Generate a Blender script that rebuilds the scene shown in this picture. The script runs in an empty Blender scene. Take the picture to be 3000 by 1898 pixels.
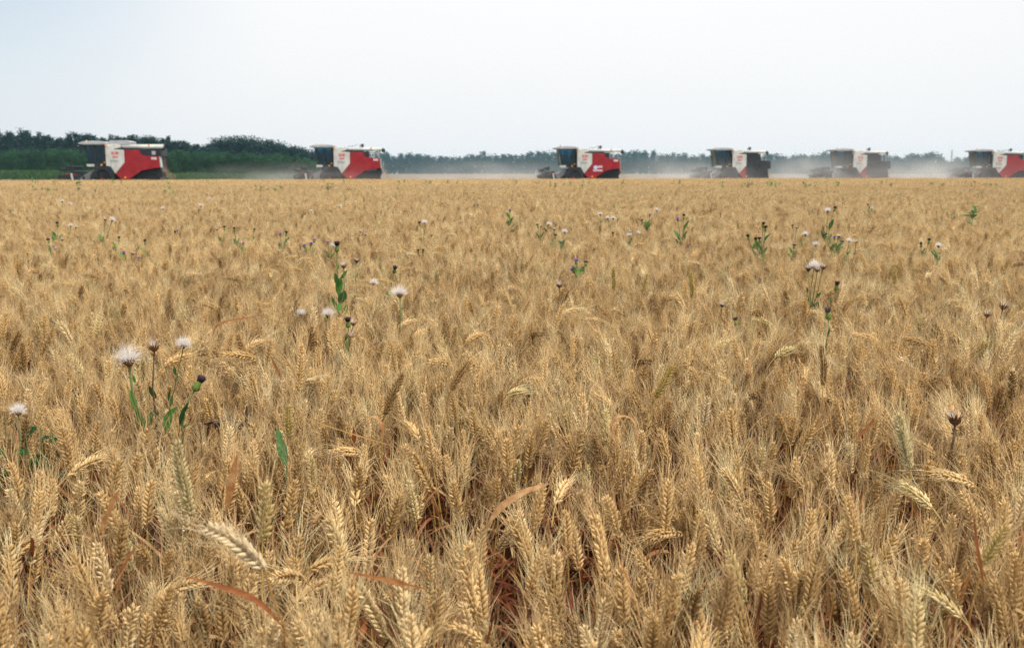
import bpy, bmesh, math, random
import numpy as np
from mathutils import Vector, Matrix, Euler

S = bpy.context.scene
R = math.radians

# ------------------------------------------------------------------ camera
CAM_H = 1.40
F_PX = 996.0                      # 35 mm on a 36 mm sensor, 1024 px wide
PITCH = math.atan((323.5 - 171.8) / F_PX)
cam = bpy.data.cameras.new("camera")
cam.sensor_width = 36.0
cam.lens = 35.0 * F_PX / (1024 * 35 / 36)
cam.clip_start = 0.05
cam.clip_end = 4000
cam.dof.use_dof = True
cam.dof.focus_distance = 2.7
cam.dof.aperture_fstop = 6.8
cam_o = bpy.data.objects.new("camera", cam)
S.collection.objects.link(cam_o)
cam_o.location = (0, 0, CAM_H)
cam_o.rotation_euler = (math.pi / 2 - PITCH, 0, 0)
S.camera = cam_o

# ------------------------------------------------------------------ world
SUN_EL, SUN_AZ = 60.0, 125.0       # azimuth from +Y towards +X
w = bpy.data.worlds.new("World")
S.world = w
w.use_nodes = True
nt = w.node_tree
nt.nodes.clear()
N = nt.nodes.new
L = nt.links.new
tc = N("ShaderNodeTexCoord")
nish = N("ShaderNodeTexSky")
nish.sky_type = 'NISHITA'
nish.sun_disc = False
nish.sun_elevation = R(SUN_EL)
nish.sun_rotation = R(SUN_AZ)
nish.dust_density = 1.0
nish.air_density = 1.2
bg_sky = N("ShaderNodeBackground")
bg_sky.inputs['Strength'].default_value = 0.125
L(nish.outputs[0], bg_sky.inputs[0])
sep = N("ShaderNodeSeparateXYZ")
L(tc.outputs['Generated'], sep.inputs[0])


def mathn(op, a, b=None, c=None, clamp=False):
    m = N("ShaderNodeMath")
    m.operation = op
    m.use_clamp = clamp
    for i, x in enumerate((a, b, c)):
        if x is None:
            continue
        if isinstance(x, (int, float)):
            m.inputs[i].default_value = x
        else:
            L(x, m.inputs[i])
    return m.outputs[0]


def dotdir(v):
    v = Vector(v).normalized()
    d = N("ShaderNodeVectorMath")
    d.operation = 'DOT_PRODUCT'
    d.inputs[1].default_value = v
    L(tc.outputs['Generated'], d.inputs[0])
    return d.outputs['Value']


# overcast: a little brighter overhead and round the veiled sun
zz = mathn('MAXIMUM', sep.outputs['Z'], 0.0)
ramp = N("ShaderNodeValToRGB")
el = ramp.color_ramp.elements
el[0].position = 0.0
el[0].color = (0.93, 0.945, 0.965, 1)
el[1].position = 1.0
el[1].color = (1.0, 1.0, 1.0, 1)
e = el.new(0.16)
e.color = (0.985, 0.985, 0.985, 1)
L(zz, ramp.inputs[0])
cn = N("ShaderNodeTexNoise")
cn.inputs['Scale'].default_value = 2.2
cn.inputs['Detail'].default_value = 4
cmap = N("ShaderNodeMapping")
cmap.inputs['Scale'].default_value = (1, 1, 3.0)
L(tc.outputs['Generated'], cmap.inputs[0])
L(cmap.outputs[0], cn.inputs[0])
glow = mathn('POWER', mathn('MAXIMUM', dotdir((0.10, 0.90, 0.42)), 0.0), 10.0)
high = mathn('MULTIPLY', mathn('MAXIMUM', mathn('SUBTRACT', zz, 0.22), 0.0), 0.45)
bri = mathn('ADD', mathn('ADD', mathn('MULTIPLY_ADD', zz, 0.25, 0.94), high), mathn('MULTIPLY', glow, 0.08))
bri = mathn('ADD', bri, mathn('MULTIPLY_ADD', cn.outputs[0], 0.08, -0.04))
bg_cl = N("ShaderNodeBackground")
lfm = N("ShaderNodeMapRange")
lfm.interpolation_type = 'SMOOTHERSTEP'
lfm.inputs[1].default_value = 0.83
lfm.inputs[2].default_value = 1.01
L(dotdir((-0.70, 0.69, 0.20)), lfm.inputs[0])
lf0 = lfm.outputs[0]
cmx = N("ShaderNodeMix")
cmx.data_type = 'RGBA'
cmx.inputs['B'].default_value = (0.74, 0.83, 0.97, 1)
L(mathn('MULTIPLY', lf0, 0.75), cmx.inputs['Factor'])
L(ramp.outputs[0], cmx.inputs['A'])
L(cmx.outputs['Result'], bg_cl.inputs[0])
L(bri, bg_cl.inputs['Strength'])
# thinner cloud low on the left lets the blue through
lf = lf0
thin = mathn('MULTIPLY', mathn('ADD', mathn('MULTIPLY', lf, 0.55), mathn('MULTIPLY_ADD', cn.outputs[0], 0.12, -0.02)), mathn('MULTIPLY_ADD', zz, 6.0, 0.1, clamp=True), clamp=True)
mixw = N("ShaderNodeMixShader")
L(thin, mixw.inputs[0])
L(bg_cl.outputs[0], mixw.inputs[1])
L(bg_sky.outputs[0], mixw.inputs[2])
wo = N("ShaderNodeOutputWorld")
L(mixw.outputs[0], wo.inputs[0])

sun = bpy.data.lights.new("sun", 'SUN')
sun.energy = 4.2
sun.angle = R(9)
sun.color = (1.0, 0.95, 0.87)
sun_o = bpy.data.objects.new("sun", sun)
S.collection.objects.link(sun_o)
sd = Vector((math.sin(R(SUN_AZ)) * math.cos(R(SUN_EL)), math.cos(R(SUN_AZ)) * math.cos(R(SUN_EL)), math.sin(R(SUN_EL))))
sun_o.rotation_euler = sd.to_track_quat('Z', 'Y').to_euler()

S.view_settings.view_transform = 'Standard'
S.view_settings.look = 'None'
S.view_settings.exposure = 0.0
S.view_settings.gamma = 1.0
S.view_settings.use_curve_mapping = False
try:
    S.cycles.max_bounces = 8
    S.cycles.diffuse_bounces = 2
    S.cycles.glossy_bounces = 3
    S.cycles.transmission_bounces = 4
    S.cycles.transparent_max_bounces = 12
    S.cycles.volume_bounces = 1
    S.cycles.volume_step_rate = 2.0
    S.cycles.volume_max_steps = 96
    S.cycles.use_denoising = True
    S.cycles.denoiser = 'OPENIMAGEDENOISE'
    S.cycles.denoising_input_passes = 'RGB_ALBEDO_NORMAL'
    S.cycles.denoising_prefilter = 'NONE'
except Exception:
    pass

# ------------------------------------------------------------------ helpers
K = 0.42543                        # photo overview pixel -> 1024 px picture
COL = S.collection


def ray(u, v):
    sx = (u * K - 512) / F_PX
    sy = (323.5 - v * K) / F_PX
    cp, sp = math.cos(PITCH), math.sin(PITCH)
    return Vector((sx, cp + sy * sp, -sp + sy * cp))


def at_y(u, v, Y):
    d = ray(u, v)
    t = Y / d.y
    return Vector((d.x * t, Y, CAM_H + d.z * t))


def at_z(u, v, Z):
    d = ray(u, v)
    t = (Z - CAM_H) / d.z
    return Vector((d.x * t, d.y * t, Z))


def project(p):
    cp, sp = math.cos(PITCH), math.sin(PITCH)
    x, y, z = p[0], p[1], p[2] - CAM_H
    f = y * cp - z * sp
    up = y * sp + z * cp
    return 512 + F_PX * x / f, 323.5 - F_PX * up / f


def mat(name, color, rough=0.7, spec=0.3, metal=0.0, noise=None, transl=0.0):
    """plain procedural material: colour broken up by noise (scale, amount)"""
    m = bpy.data.materials.new(name)
    m.use_nodes = True
    t = m.node_tree
    b = t.nodes['Principled BSDF']
    b.inputs['Roughness'].default_value = rough
    b.inputs['Specular IOR Level'].default_value = spec
    b.inputs['Metallic'].default_value = metal
    c = (*color, 1)
    b.inputs['Base Color'].default_value = c
    src = None
    if noise:
        co = t.nodes.new("ShaderNodeTexCoord")
        n = t.nodes.new("ShaderNodeTexNoise")
        n.inputs['Scale'].default_value = noise[0]
        n.inputs['Detail'].default_value = 5
        t.links.new(co.outputs['Object'], n.inputs['Vector'])
        mp = t.nodes.new("ShaderNodeMapRange")
        mp.inputs[1].default_value = 0.3
        mp.inputs[2].default_value = 0.7
        mp.inputs[3].default_value = 1 - noise[1]
        mp.inputs[4].default_value = 1 + noise[1]
        t.links.new(n.outputs[0], mp.inputs[0])
        mu = t.nodes.new("ShaderNodeVectorMath")
        mu.operation = 'SCALE'
        mu.inputs[0].default_value = color
        t.links.new(mp.outputs[0], mu.inputs['Scale'])
        t.links.new(mu.outputs[0], b.inputs['Base Color'])
        src = mu.outputs[0]
    if transl:
        tr = t.nodes.new("ShaderNodeBsdfTranslucent")
        tr.inputs[0].default_value = c
        if src:
            t.links.new(src, tr.inputs[0])
        mx = t.nodes.new("ShaderNodeMixShader")
        mx.inputs[0].default_value = transl
        t.links.new(b.outputs[0], mx.inputs[1])
        t.links.new(tr.outputs[0], mx.inputs[2])
        t.links.new(mx.outputs[0], t.nodes['Material Output'].inputs[0])
    return m


def ramp_mat(name, stops, rough=0.75, spec=0.2, transl=0.2, nscale=60, namt=0.18, field=0.10, noise_in=0.25):
    """vegetation: colour chosen per plant (object random + stored per-plant value), broken up by noise"""
    m = bpy.data.materials.new(name)
    m.use_nodes = True
    t = m.node_tree
    n_, l_ = t.nodes.new, t.links.new
    b = t.nodes['Principled BSDF']
    b.inputs['Roughness'].default_value = rough
    b.inputs['Specular IOR Level'].default_value = spec
    oi = n_("ShaderNodeObjectInfo")
    at = n_("ShaderNodeAttribute")
    at.attribute_name = 'var'
    geo = n_("ShaderNodeNewGeometry")

    def mm(op, a, b2, c2=None):
        k = n_("ShaderNodeMath")
        k.operation = op
        for i, x in enumerate((a, b2, c2)):
            if x is None:
                continue
            if isinstance(x, (int, float)):
                k.inputs[i].default_value = x
            else:
                l_(x, k.inputs[i])
        return k.outputs[0]
    nz = n_("ShaderNodeTexNoise")
    nz.inputs['Scale'].default_value = nscale
    nz.inputs['Detail'].default_value = 3
    l_(geo.outputs['Position'], nz.inputs['Vector'])
    nf = n_("ShaderNodeTexNoise")
    nf.inputs['Scale'].default_value = 0.35
    nf.inputs['Detail'].default_value = 3
    l_(geo.outputs['Position'], nf.inputs['Vector'])
    r = mm('FRACT', mm('ADD', oi.outputs['Random'], at.outputs['Fac']), None)
    r = mm('ADD', r, mm('MULTIPLY_ADD', nz.outputs[0], noise_in, -noise_in / 2))
    rp = n_("ShaderNodeValToRGB")
    es = rp.color_ramp.elements
    es[0].position, es[0].color = stops[0][0], (*stops[0][1], 1)
    es[1].position, es[1].color = stops[-1][0], (*stops[-1][1], 1)
    for p, c in stops[1:-1]:
        es.new(p).color = (*c, 1)
    l_(r, rp.inputs[0])
    k = mm('ADD', mm('MULTIPLY_ADD', nz.outputs[0], namt * 2, 1 - namt), mm('MULTIPLY_ADD', nf.outputs[0], field * 2, -field))
    sc = n_("ShaderNodeVectorMath")
    sc.operation = 'SCALE'
    l_(rp.outputs[0], sc.inputs[0])
    l_(k, sc.inputs['Scale'])
    l_(sc.outputs[0], b.inputs['Base Color'])
    tr = n_("ShaderNodeBsdfTranslucent")
    l_(sc.outputs[0], tr.inputs[0])
    mx = n_("ShaderNodeMixShader")
    mx.inputs[0].default_value = transl
    l_(b.outputs[0], mx.inputs[1])
    l_(tr.outputs[0], mx.inputs[2])
    l_(mx.outputs[0], t.nodes['Material Output'].inputs[0])
    return m


def tag(o, label=None, cat=None, group=None, kind=None):
    if label:
        o['label'] = label
    if cat:
        o['category'] = cat
    if group:
        o['group'] = group
    if kind:
        o['kind'] = kind
    return o


def empty(name, loc, rz=0.0):
    o = bpy.data.objects.new(name, None)
    o.empty_display_size = 0.1
    o.location = loc
    o.rotation_euler = (0, 0, rz)
    COL.objects.link(o)
    return o


def link_mesh(name, me, parent=None):
    o = bpy.data.objects.new(name, me)
    COL.objects.link(o)
    if parent is not None:
        o.parent = parent
    return o


class MB:
    """collects polygons; build() links them as one mesh object"""

    def __init__(self):
        self.v, self.f, self.m = [], [], []

    def add(self, vs, fs, m=0):
        b = len(self.v)
        self.v += [tuple(x) for x in vs]
        for f in fs:
            self.f.append(tuple(b + i for i in f))
            self.m.append(m)
        return self

    def box(self, x0, x1, y0, y1, z0, z1, m=0):
        vs = [(x, y, z) for x in (x0, x1) for y in (y0, y1) for z in (z0, z1)]
        return self.add(vs, [(0, 1, 3, 2), (4, 6, 7, 5), (0, 4, 5, 1), (2, 3, 7, 6), (0, 2, 6, 4), (1, 5, 7, 3)], m)

    def prism(self, poly, y0, y1, m=0):
        n = len(poly)
        vs = [(x, y0, z) for x, z in poly] + [(x, y1, z) for x, z in poly]
        fs = [tuple(range(n)), tuple(range(2 * n - 1, n - 1, -1))]
        fs += [(i, i + n, (i + 1) % n + n, (i + 1) % n) for i in range(n)]
        return self.add(vs, fs, m)

    def tube(self, pts, rad, sides=6, m=0, caps=True):
        pts = [Vector(p) for p in pts]
        if isinstance(rad, (int, float)):
            rad = [rad] * len(pts)
        vs, fs = [], []
        ref = Vector((0.13, 0.27, 0.95))
        for i, p in enumerate(pts):
            d = (pts[min(i + 1, len(pts) - 1)] - pts[max(i - 1, 0)]).normalized()
            a = d.cross(ref)
            if a.length < 1e-3:
                a = d.cross(Vector((1, 0, 0)))
            a.normalize()
            b = d.cross(a)
            for k in range(sides):
                t = 2 * math.pi * k / sides
                vs.append(p + (a * math.cos(t) + b * math.sin(t)) * rad[i])
        for i in range(len(pts) - 1):
            for k in range(sides):
                k2 = (k + 1) % sides
                fs.append((i * sides + k, i * sides + k2, (i + 1) * sides + k2, (i + 1) * sides + k))
        if caps:
            fs.append(tuple(range(sides - 1, -1, -1)))
            fs.append(tuple((len(pts) - 1) * sides + k for k in range(sides)))
        return self.add(vs, fs, m)

    def lathe(self, prof, axis_o, axis_d, sides=10, m=0):
        """prof: (radius, distance along axis)"""
        d = Vector(axis_d).normalized()
        a = d.orthogonal().normalized()
        b = d.cross(a)
        o = Vector(axis_o)
        vs, fs = [], []
        for r, h in prof:
            for k in range(sides):
                t = 2 * math.pi * k / sides
                vs.append(o + d * h + (a * math.cos(t) + b * math.sin(t)) * max(r, 1e-5))
        n = len(prof)
        for i in range(n - 1):
            for k in range(sides):
                k2 = (k + 1) % sides
                fs.append((i * sides + k, i * sides + k2, (i + 1) * sides + k2, (i + 1) * sides + k))
        fs.append(tuple(range(sides - 1, -1, -1)))
        fs.append(tuple((n - 1) * sides + k for k in range(sides)))
        return self.add(vs, fs, m)

    def build(self, name, mats, parent=None, smooth=False, bevel=0.0):
        me = bpy.data.meshes.new(name)
        me.from_pydata(self.v, [], self.f)
        for x in (mats if isinstance(mats, (list, tuple)) else [mats]):
            me.materials.append(x)
        me.polygons.foreach_set('material_index', self.m)
        if smooth:
            me.polygons.foreach_set('use_smooth', [True] * len(me.polygons))
        bm = bmesh.new()
        bm.from_mesh(me)
        bmesh.ops.recalc_face_normals(bm, faces=bm.faces)
        bm.to_mesh(me)
        bm.free()
        me.update()
        o = link_mesh(name, me, parent)
        if bevel:
            bv = o.modifiers.new('bevel', 'BEVEL')
            bv.width = bevel
            bv.segments = 2
            bv.limit_method = 'ANGLE'
        return o


def tri_mesh(name, V, T, mats, M=None, var=None, smooth=True):
    me = bpy.data.meshes.new(name)
    V = np.asarray(V, dtype=np.float32)
    T = np.asarray(T, dtype=np.int32)
    me.vertices.add(len(V))
    me.vertices.foreach_set('co', V.ravel())
    me.loops.add(len(T) * 3)
    me.loops.foreach_set('vertex_index', T.ravel())
    me.polygons.add(len(T))
    me.polygons.foreach_set('loop_start', np.arange(0, len(T) * 3, 3, dtype=np.int32))
    for x in (mats if isinstance(mats, (list, tuple)) else [mats]):
        me.materials.append(x)
    if M is not None:
        me.polygons.foreach_set('material_index', np.asarray(M, dtype=np.int32))
    me.polygons.foreach_set('use_smooth', np.full(len(T), smooth))
    if var is not None:
        a = me.attributes.new('var', 'FLOAT', 'POINT')
        a.data.foreach_set('value', np.asarray(var, dtype=np.float32))
    me.update(calc_edges=True)
    me.validate()
    return me


class TB:
    """triangle collector on numpy arrays; a part is a key"""

    def __init__(self):
        self.V, self.T, self.n = [], [], 0

    def add(self, V, T):
        self.V.append(np.asarray(V, float).reshape(-1, 3))
        self.T.append(np.asarray(T, int).reshape(-1, 3) + self.n)
        self.n += len(self.V[-1])

    def arr(self):
        if not self.V:
            return np.zeros((0, 3)), np.zeros((0, 3), int)
        return np.concatenate(self.V), np.concatenate(self.T)


def unit(v):
    v = np.asarray(v, float)
    return v / (np.linalg.norm(v) + 1e-12)


def frame(d):
    d = unit(d)
    r = np.array([0.31, 0.17, 0.93]) if abs(d[2]) < 0.9 else np.array([1.0, 0.2, 0.1])
    a = unit(np.cross(d, r))
    return a, np.cross(d, a)


def grid_tris(nr, ns, closed=True):
    T = []
    for i in range(nr - 1):
        for k in range(ns if closed else ns - 1):
            k2 = (k + 1) % ns
            a, b, c, d = i * ns + k, i * ns + k2, (i + 1) * ns + k2, (i + 1) * ns + k
            T += [(a, b, c), (a, c, d)]
    return np.array(T)


def np_tube(tb, pts, rad, ns):
    pts = np.asarray(pts, float)
    V = []
    for i, p in enumerate(pts):
        d = pts[min(i + 1, len(pts) - 1)] - pts[max(i - 1, 0)]
        a, b = frame(d)
        t = np.arange(ns) * 2 * np.pi / ns
        V.append(p + rad[i] * (np.cos(t)[:, None] * a + np.sin(t)[:, None] * b))
    tb.add(np.concatenate(V), grid_tris(len(pts), ns))


def np_ribbon(tb, pts, wid, nrm, fold=0.25):
    """leaf blade: 3 verts across, folded along its midrib"""
    pts = np.asarray(pts, float)
    V = []
    for i, p in enumerate(pts):
        d = unit(pts[min(i + 1, len(pts) - 1)] - pts[max(i - 1, 0)])
        n = nrm[i] if np.ndim(nrm) == 2 else nrm
        s = unit(np.cross(d, n))
        up = np.cross(s, d)
        V += [p - s * wid[i] + up * wid[i] * fold, p, p + s * wid[i] + up * wid[i] * fold]
    tb.add(np.array(V), grid_tris(len(pts), 3, closed=False))


# ------------------------------------------------------------------ materials
STRAW = [(0.0, (0.27, 0.165, 0.065)), (0.22, (0.44, 0.280, 0.112)), (0.48, (0.60, 0.393, 0.163)),
         (0.80, (0.70, 0.480, 0.224)), (0.96, (0.74, 0.57, 0.32)), (1.0, (0.52, 0.40, 0.15))]
M_EAR = ramp_mat("wheat_ear_straw", STRAW, nscale=190, namt=0.30, transl=0.08, field=0.16)
M_AWN = ramp_mat("wheat_awn_straw", [(p, tuple(min(0.8, c * 1.14 + 0.06) for c in col)) for p, col in STRAW], nscale=30, namt=0.15, transl=0.12, rough=0.5, field=0.16)
M_STALK = ramp_mat("wheat_stalk_straw", [(0.0, (0.36, 0.19, 0.06)), (0.5, (0.50, 0.31, 0.10)), (1.0, (0.56, 0.39, 0.13))], nscale=25, namt=0.2, rough=0.5)
M_LEAF = ramp_mat("wheat_dry_leaf", [(0.0, (0.09, 0.022, 0.010)), (0.45, (0.17, 0.048, 0.018)), (0.75, (0.28, 0.10, 0.035)),
                                     (0.9, (0.46, 0.27, 0.12)), (1.0, (0.50, 0.34, 0.18))], nscale=18, namt=0.25, transl=0.3, rough=0.6)
M_PALE = ramp_mat("wheat_ear_bleached", [(0.0, (0.60, 0.46, 0.27)), (1.0, (0.68, 0.55, 0.34))], nscale=220, namt=0.32, transl=0.15)
M_GREENEAR = ramp_mat("wheat_ear_unripe", [(0.0, (0.44, 0.325, 0.09)), (1.0, (0.52, 0.39, 0.14))], nscale=150, namt=0.25, transl=0.15)
M_PALEGREEN = ramp_mat("wheat_ear_pale_green", [(0.0, (0.54, 0.45, 0.22)), (1.0, (0.58, 0.49, 0.26))], nscale=150, namt=0.2, transl=0.15)
M_DARKEAR = ramp_mat("wheat_ear_weathered", [(0.0, (0.32, 0.195, 0.075)), (1.0, (0.40, 0.25, 0.105))], nscale=150, namt=0.3, transl=0.1)
M_ORANGE = ramp_mat("wheat_leaf_orange", [(0.0, (0.26, 0.09, 0.03)), (0.5, (0.38, 0.17, 0.06)), (1.0, (0.50, 0.31, 0.15))], nscale=70, namt=0.45, transl=0.35, noise_in=1.0)
M_STRIPE = ramp_mat("wheat_leaf_half_green", [(0.0, (0.08, 0.19, 0.055)), (0.55, (0.15, 0.27, 0.11)), (1.0, (0.46, 0.45, 0.27))], nscale=130, namt=0.4, transl=0.3, noise_in=1.0)
M_SOIL = mat("soil_brown", (0.045, 0.022, 0.014), 0.95, 0.1, noise=(6, 0.35))
M_STUBBLE = mat("stubble_straw", (0.17, 0.135, 0.095), 0.95, 0.1, noise=(0.8, 0.25))

# ------------------------------------------------------------------ ground
g = MB()
nx = 24
xs = np.linspace(-900, 900, nx)
ys = np.concatenate([np.linspace(-20, 100, 10), np.linspace(160, 900, 8)])
for j, y in enumerate(ys):
    for x in xs:
        g.v.append((x, y, 0.0))
for j in range(len(ys) - 1):
    for i in range(nx - 1):
        a = j * nx + i
        g.f.append((a, a + 1, a + nx + 1, a + nx))
        g.m.append(0)
tag(g.build("ground", M_SOIL), "dark brown field soil under the crop", kind="structure")

# ------------------------------------------------------------------ wheat
def floret(tb, p, d, length, wr, ns, rings):
    a, b = frame(d)
    t = np.arange(ns) * 2 * np.pi / ns + 0.3
    V = [p + d * (h * length) + wr * r * (np.cos(t)[:, None] * a + np.sin(t)[:, None] * b) for h, r in rings]
    tb.add(np.concatenate(V), grid_tris(len(rings), ns))


RINGS_HI = [(0.0, 0.35), (0.22, 0.92), (0.48, 1.0), (0.75, 0.62), (1.0, 0.05)]
RINGS_MID = [(0.0, 0.4), (0.35, 1.0), (0.7, 0.75), (1.0, 0.04)]


def wheat_path(rng, bend, top, lean=0.08):
    th0 = rng.uniform(-0.02, lean)
    th1 = th0 + rng.uniform(0.0, 0.10)
    Le = rng.uniform(0.078, 0.100)
    Ls = 0.62
    for _ in range(3):
        lens = [(Ls - 0.10) / 6] * 6 + [0.10 / 4] * 4 + [Le / 6] * 6
        ths = [th0 + (th1 - th0) * i / 5 for i in range(6)]
        ths += [th1 + 0.62 * bend * (i + 0.5) / 4 for i in range(4)]
        ths += [th1 + 0.62 * bend + 0.38 * bend * (i + 0.5) / 6 for i in range(6)]
        P = [np.zeros(3)]
        for l, t in zip(lens, ths):
            P.append(P[-1] + l * np.array([math.sin(t), 0, math.cos(t)]))
        P = np.array(P)
        Ls = max(0.35, Ls + top - P[:, 2].max())
    return P[:11], P[10:]


def make_ear(rng, E, lod, awn_scale=1.0, roll=None):
    """E: points along the ear's axis. Returns ear and awn collectors."""
    ear, awn = TB(), TB()
    seg = np.linalg.norm(np.diff(E, axis=0), axis=1)
    cum = np.concatenate([[0], np.cumsum(seg)])
    Lt = cum[-1]

    def pos(t):
        return np.array([np.interp(t * Lt, cum, E[:, k]) for k in range(3)])
    tan0 = unit(E[-1] - E[0])
    nrm0 = unit(np.cross(tan0, np.array([0.0, 1.0, 0.0])) if abs(tan0[1]) < 0.9 else np.cross(tan0, np.array([1.0, 0, 0])))
    bin0 = np.cross(tan0, nrm0)
    r = rng.uniform(0, math.pi) if roll is None else roll
    e1 = math.cos(r) * nrm0 + math.sin(r) * bin0
    e2 = -math.sin(r) * nrm0 + math.cos(r) * bin0
    sc0 = Lt / 0.088
    n = int(round({'hi': 20, 'mid': 17}[lod] * max(1.0, sc0)))
    ns, rings = (6, RINGS_HI) if lod == 'hi' else (5, RINGS_MID)
    np_tube(ear, [E[0], E[len(E) // 2], E[-1]], [0.0014, 0.0012, 0.0006], 4)
    sc = min(1.12, sc0 * 1.06)
    for i in range(n + 1):
        t = min(0.985, (i + 0.15) / n)
        tan = unit(pos(min(1, t + 0.08)) - pos(max(0, t - 0.08)))
        side = 1 if i % 2 else -1
        s = (0.72 + 0.5 * math.sin(math.pi * min(1, t * 0.9 + 0.12))) * sc
        if i == n:
            side, outw = 0, 0
        else:
            outw = rng.uniform(0.45, 0.75)
        d0 = unit(tan + side * e1 * outw + rng.normal(0, 0.05, 3))
        p0 = pos(t) + side * e1 * 0.0016
        for k in (-1, 0, 1):
            if rng.random() < 0.06:
                continue
            d = unit(d0 + k * e2 * 0.52 + rng.normal(0, 0.10, 3))
            ln = 0.0128 * s * (1.0 if k else 1.12) * rng.uniform(0.9, 1.1)
            wr = 0.0026 * s * (1.0 if k else 0.9)
            pf = p0 + k * e2 * 0.0024 + (side * e1 * 0.001 if k == 0 else 0)
            floret(ear, pf, d, ln, wr, ns, rings)
            if rng.random() < (0.68 if k else 0.2):
                tip = pf + d * ln * 0.96
                al = rng.uniform(0.045, 0.085) * awn_scale * (0.75 + 0.25 * sc)
                ad = unit(tan * 1.0 + d * 0.55 + rng.normal(0, 0.24, 3))
                cur = rng.normal(0, 0.10, 3) + side * e1 * 0.10
                p1 = tip + ad * al * 0.5
                p2 = tip + unit(ad + cur) * al
                np_tube(awn, [tip, p1, p2], [0.00048, 0.00042, 0.00010], 3)
    return ear, awn


def leaf_path(rng, p0, az, length, elev, droop, n=9):
    P = [np.array(p0, float)]
    a = elev
    tw = rng.uniform(-1.2, 1.2)
    N_ = []
    for i in range(n):
        azi = az + tw * 0.25 * i / n
        d = np.array([math.cos(azi) * math.cos(a), math.sin(azi) * math.cos(a), math.sin(a)])
        N_.append(unit(np.array([-math.cos(azi + tw * i / n) * math.sin(a), -math.sin(azi + tw * i / n) * math.sin(a), math.cos(a)]) + 0.001))
        P.append(P[-1] + d * length / n)
        a -= droop / n * (0.5 + 1.0 * i / n)
    N_.append(N_[-1])
    return np.array(P), np.array(N_)


def leaf_tb(rng, p0, az, length, width, elev, droop, n=9):
    tb = TB()
    P, N_ = leaf_path(rng, p0, az, length, elev, droop, n)
    t = np.linspace(0, 1, n + 1)
    wd = width * np.minimum(1, 0.55 + 1.6 * t) * np.sqrt(np.clip(1.001 - t ** 2.2, 0, 1)) * 0.5
    np_ribbon(tb, P, np.maximum(wd, 0.0002), N_, fold=rng.uniform(0.1, 0.55))
    return tb


def wheat_parts(seed, lod, bend=None, top=None, flag=None):
    rng = np.random.default_rng(seed)
    if bend is None:
        q = rng.random()
        bend = rng.uniform(0.0, 0.38) if q < 0.78 else rng.uniform(0.38, 0.85) if q < 0.96 else rng.uniform(1.2, 2.2)
    top = rng.uniform(0.65, 0.78) if top is None else top
    St, E = wheat_path(rng, bend, top)
    stalk = TB()
    ns = 6 if lod == 'hi' else 4
    rad = np.linspace(0.0019, 0.0012, len(St))
    np_tube(stalk, St, rad, ns)
    ear, awn = make_ear(rng, E, lod)
    leaves = []
    nl = rng.integers(3, 6)
    for i in range(nl):
        h = rng.uniform(0.10, 0.46)
        j = int(np.searchsorted(St[:, 2], h))
        p0 = St[min(j, len(St) - 1)]
        leaves.append(leaf_tb(rng, p0, rng.uniform(0, 6.28), rng.uniform(0.14, 0.27), rng.uniform(0.008, 0.014), rng.uniform(0.3, 1.2), rng.uniform(0.8, 3.2), 9 if lod == 'hi' else 5))
    if flag if flag is not None else rng.random() < 0.45:
        fl = leaf_tb(rng, St[7], rng.uniform(0, 6.28), rng.uniform(0.12, 0.2), rng.uniform(0.006, 0.011), rng.uniform(0.9, 1.4), rng.uniform(0.2, 1.6), 9 if lod == 'hi' else 5)
        fl.m = 4 if rng.random() < 0.4 else 3
        leaves.append(fl)
    return stalk, ear, awn, leaves


def merged(parts):
    stalk, ear, awn, leaves = parts
    Vs, Ts, Ms, n = [], [], [], 0
    for mi, tb in [(0, ear), (1, awn), (2, stalk)] + [(getattr(l, 'm', 3), l) for l in leaves]:
        V, T = tb.arr()
        Vs.append(V)
        Ts.append(T + n)
        Ms.append(np.full(len(T), mi))
        n += len(V)
    return np.concatenate(Vs), np.concatenate(Ts), np.concatenate(Ms)


WM = [M_EAR, M_AWN, M_STALK, M_LEAF, M_ORANGE]


def low_plant(seed):
    """far plant: bumpy tapered ear, a few awns, the top of the stalk, two leaves"""
    rng = np.random.default_rng(seed)
    q = rng.random()
    bend = rng.uniform(0.02, 0.45) if q < 0.78 else rng.uniform(0.45, 1.0)
    St, E = wheat_path(rng, bend, rng.uniform(0.57, 0.79))
    ear, awn, stalk, leaf = TB(), TB(), TB(), TB()
    n = 7
    t = np.linspace(0, 1, n)
    idx = t * (len(E) - 1)
    P = np.array([[np.interp(x, np.arange(len(E)), E[:, k]) for k in range(3)] for x in idx])
    prof = 0.0070 * np.array([0.5, 1.1, 0.85, 1.15, 0.8, 0.85, 0.15])
    np_tube(ear, P, prof, 5)
    for i in range(18):
        tt = rng.uniform(0.1, 1.0)
        p = P[int(tt * (n - 1))]
        tan = unit(P[min(n - 1, int(tt * (n - 1)) + 1)] - P[max(0, int(tt * (n - 1)) - 1)])
        d = unit(tan + rng.normal(0, 0.28, 3))
        s = unit(np.cross(d, rng.normal(0, 1, 3))) * 0.0006
        awn.add([p - s, p + s, p + d * rng.uniform(0.05, 0.08)], [(0, 1, 2)])
    np_tube(stalk, St[4:], [0.0017] * len(St[4:]), 3)
    lv = [leaf_tb(rng, St[rng.integers(4, 8)], rng.uniform(0, 6.28), rng.uniform(0.14, 0.24), 0.012, rng.uniform(0.4, 1.3), rng.uniform(0.6, 2.6), 3) for _ in range(2)]
    return merged((stalk, ear, awn, lv))


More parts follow.
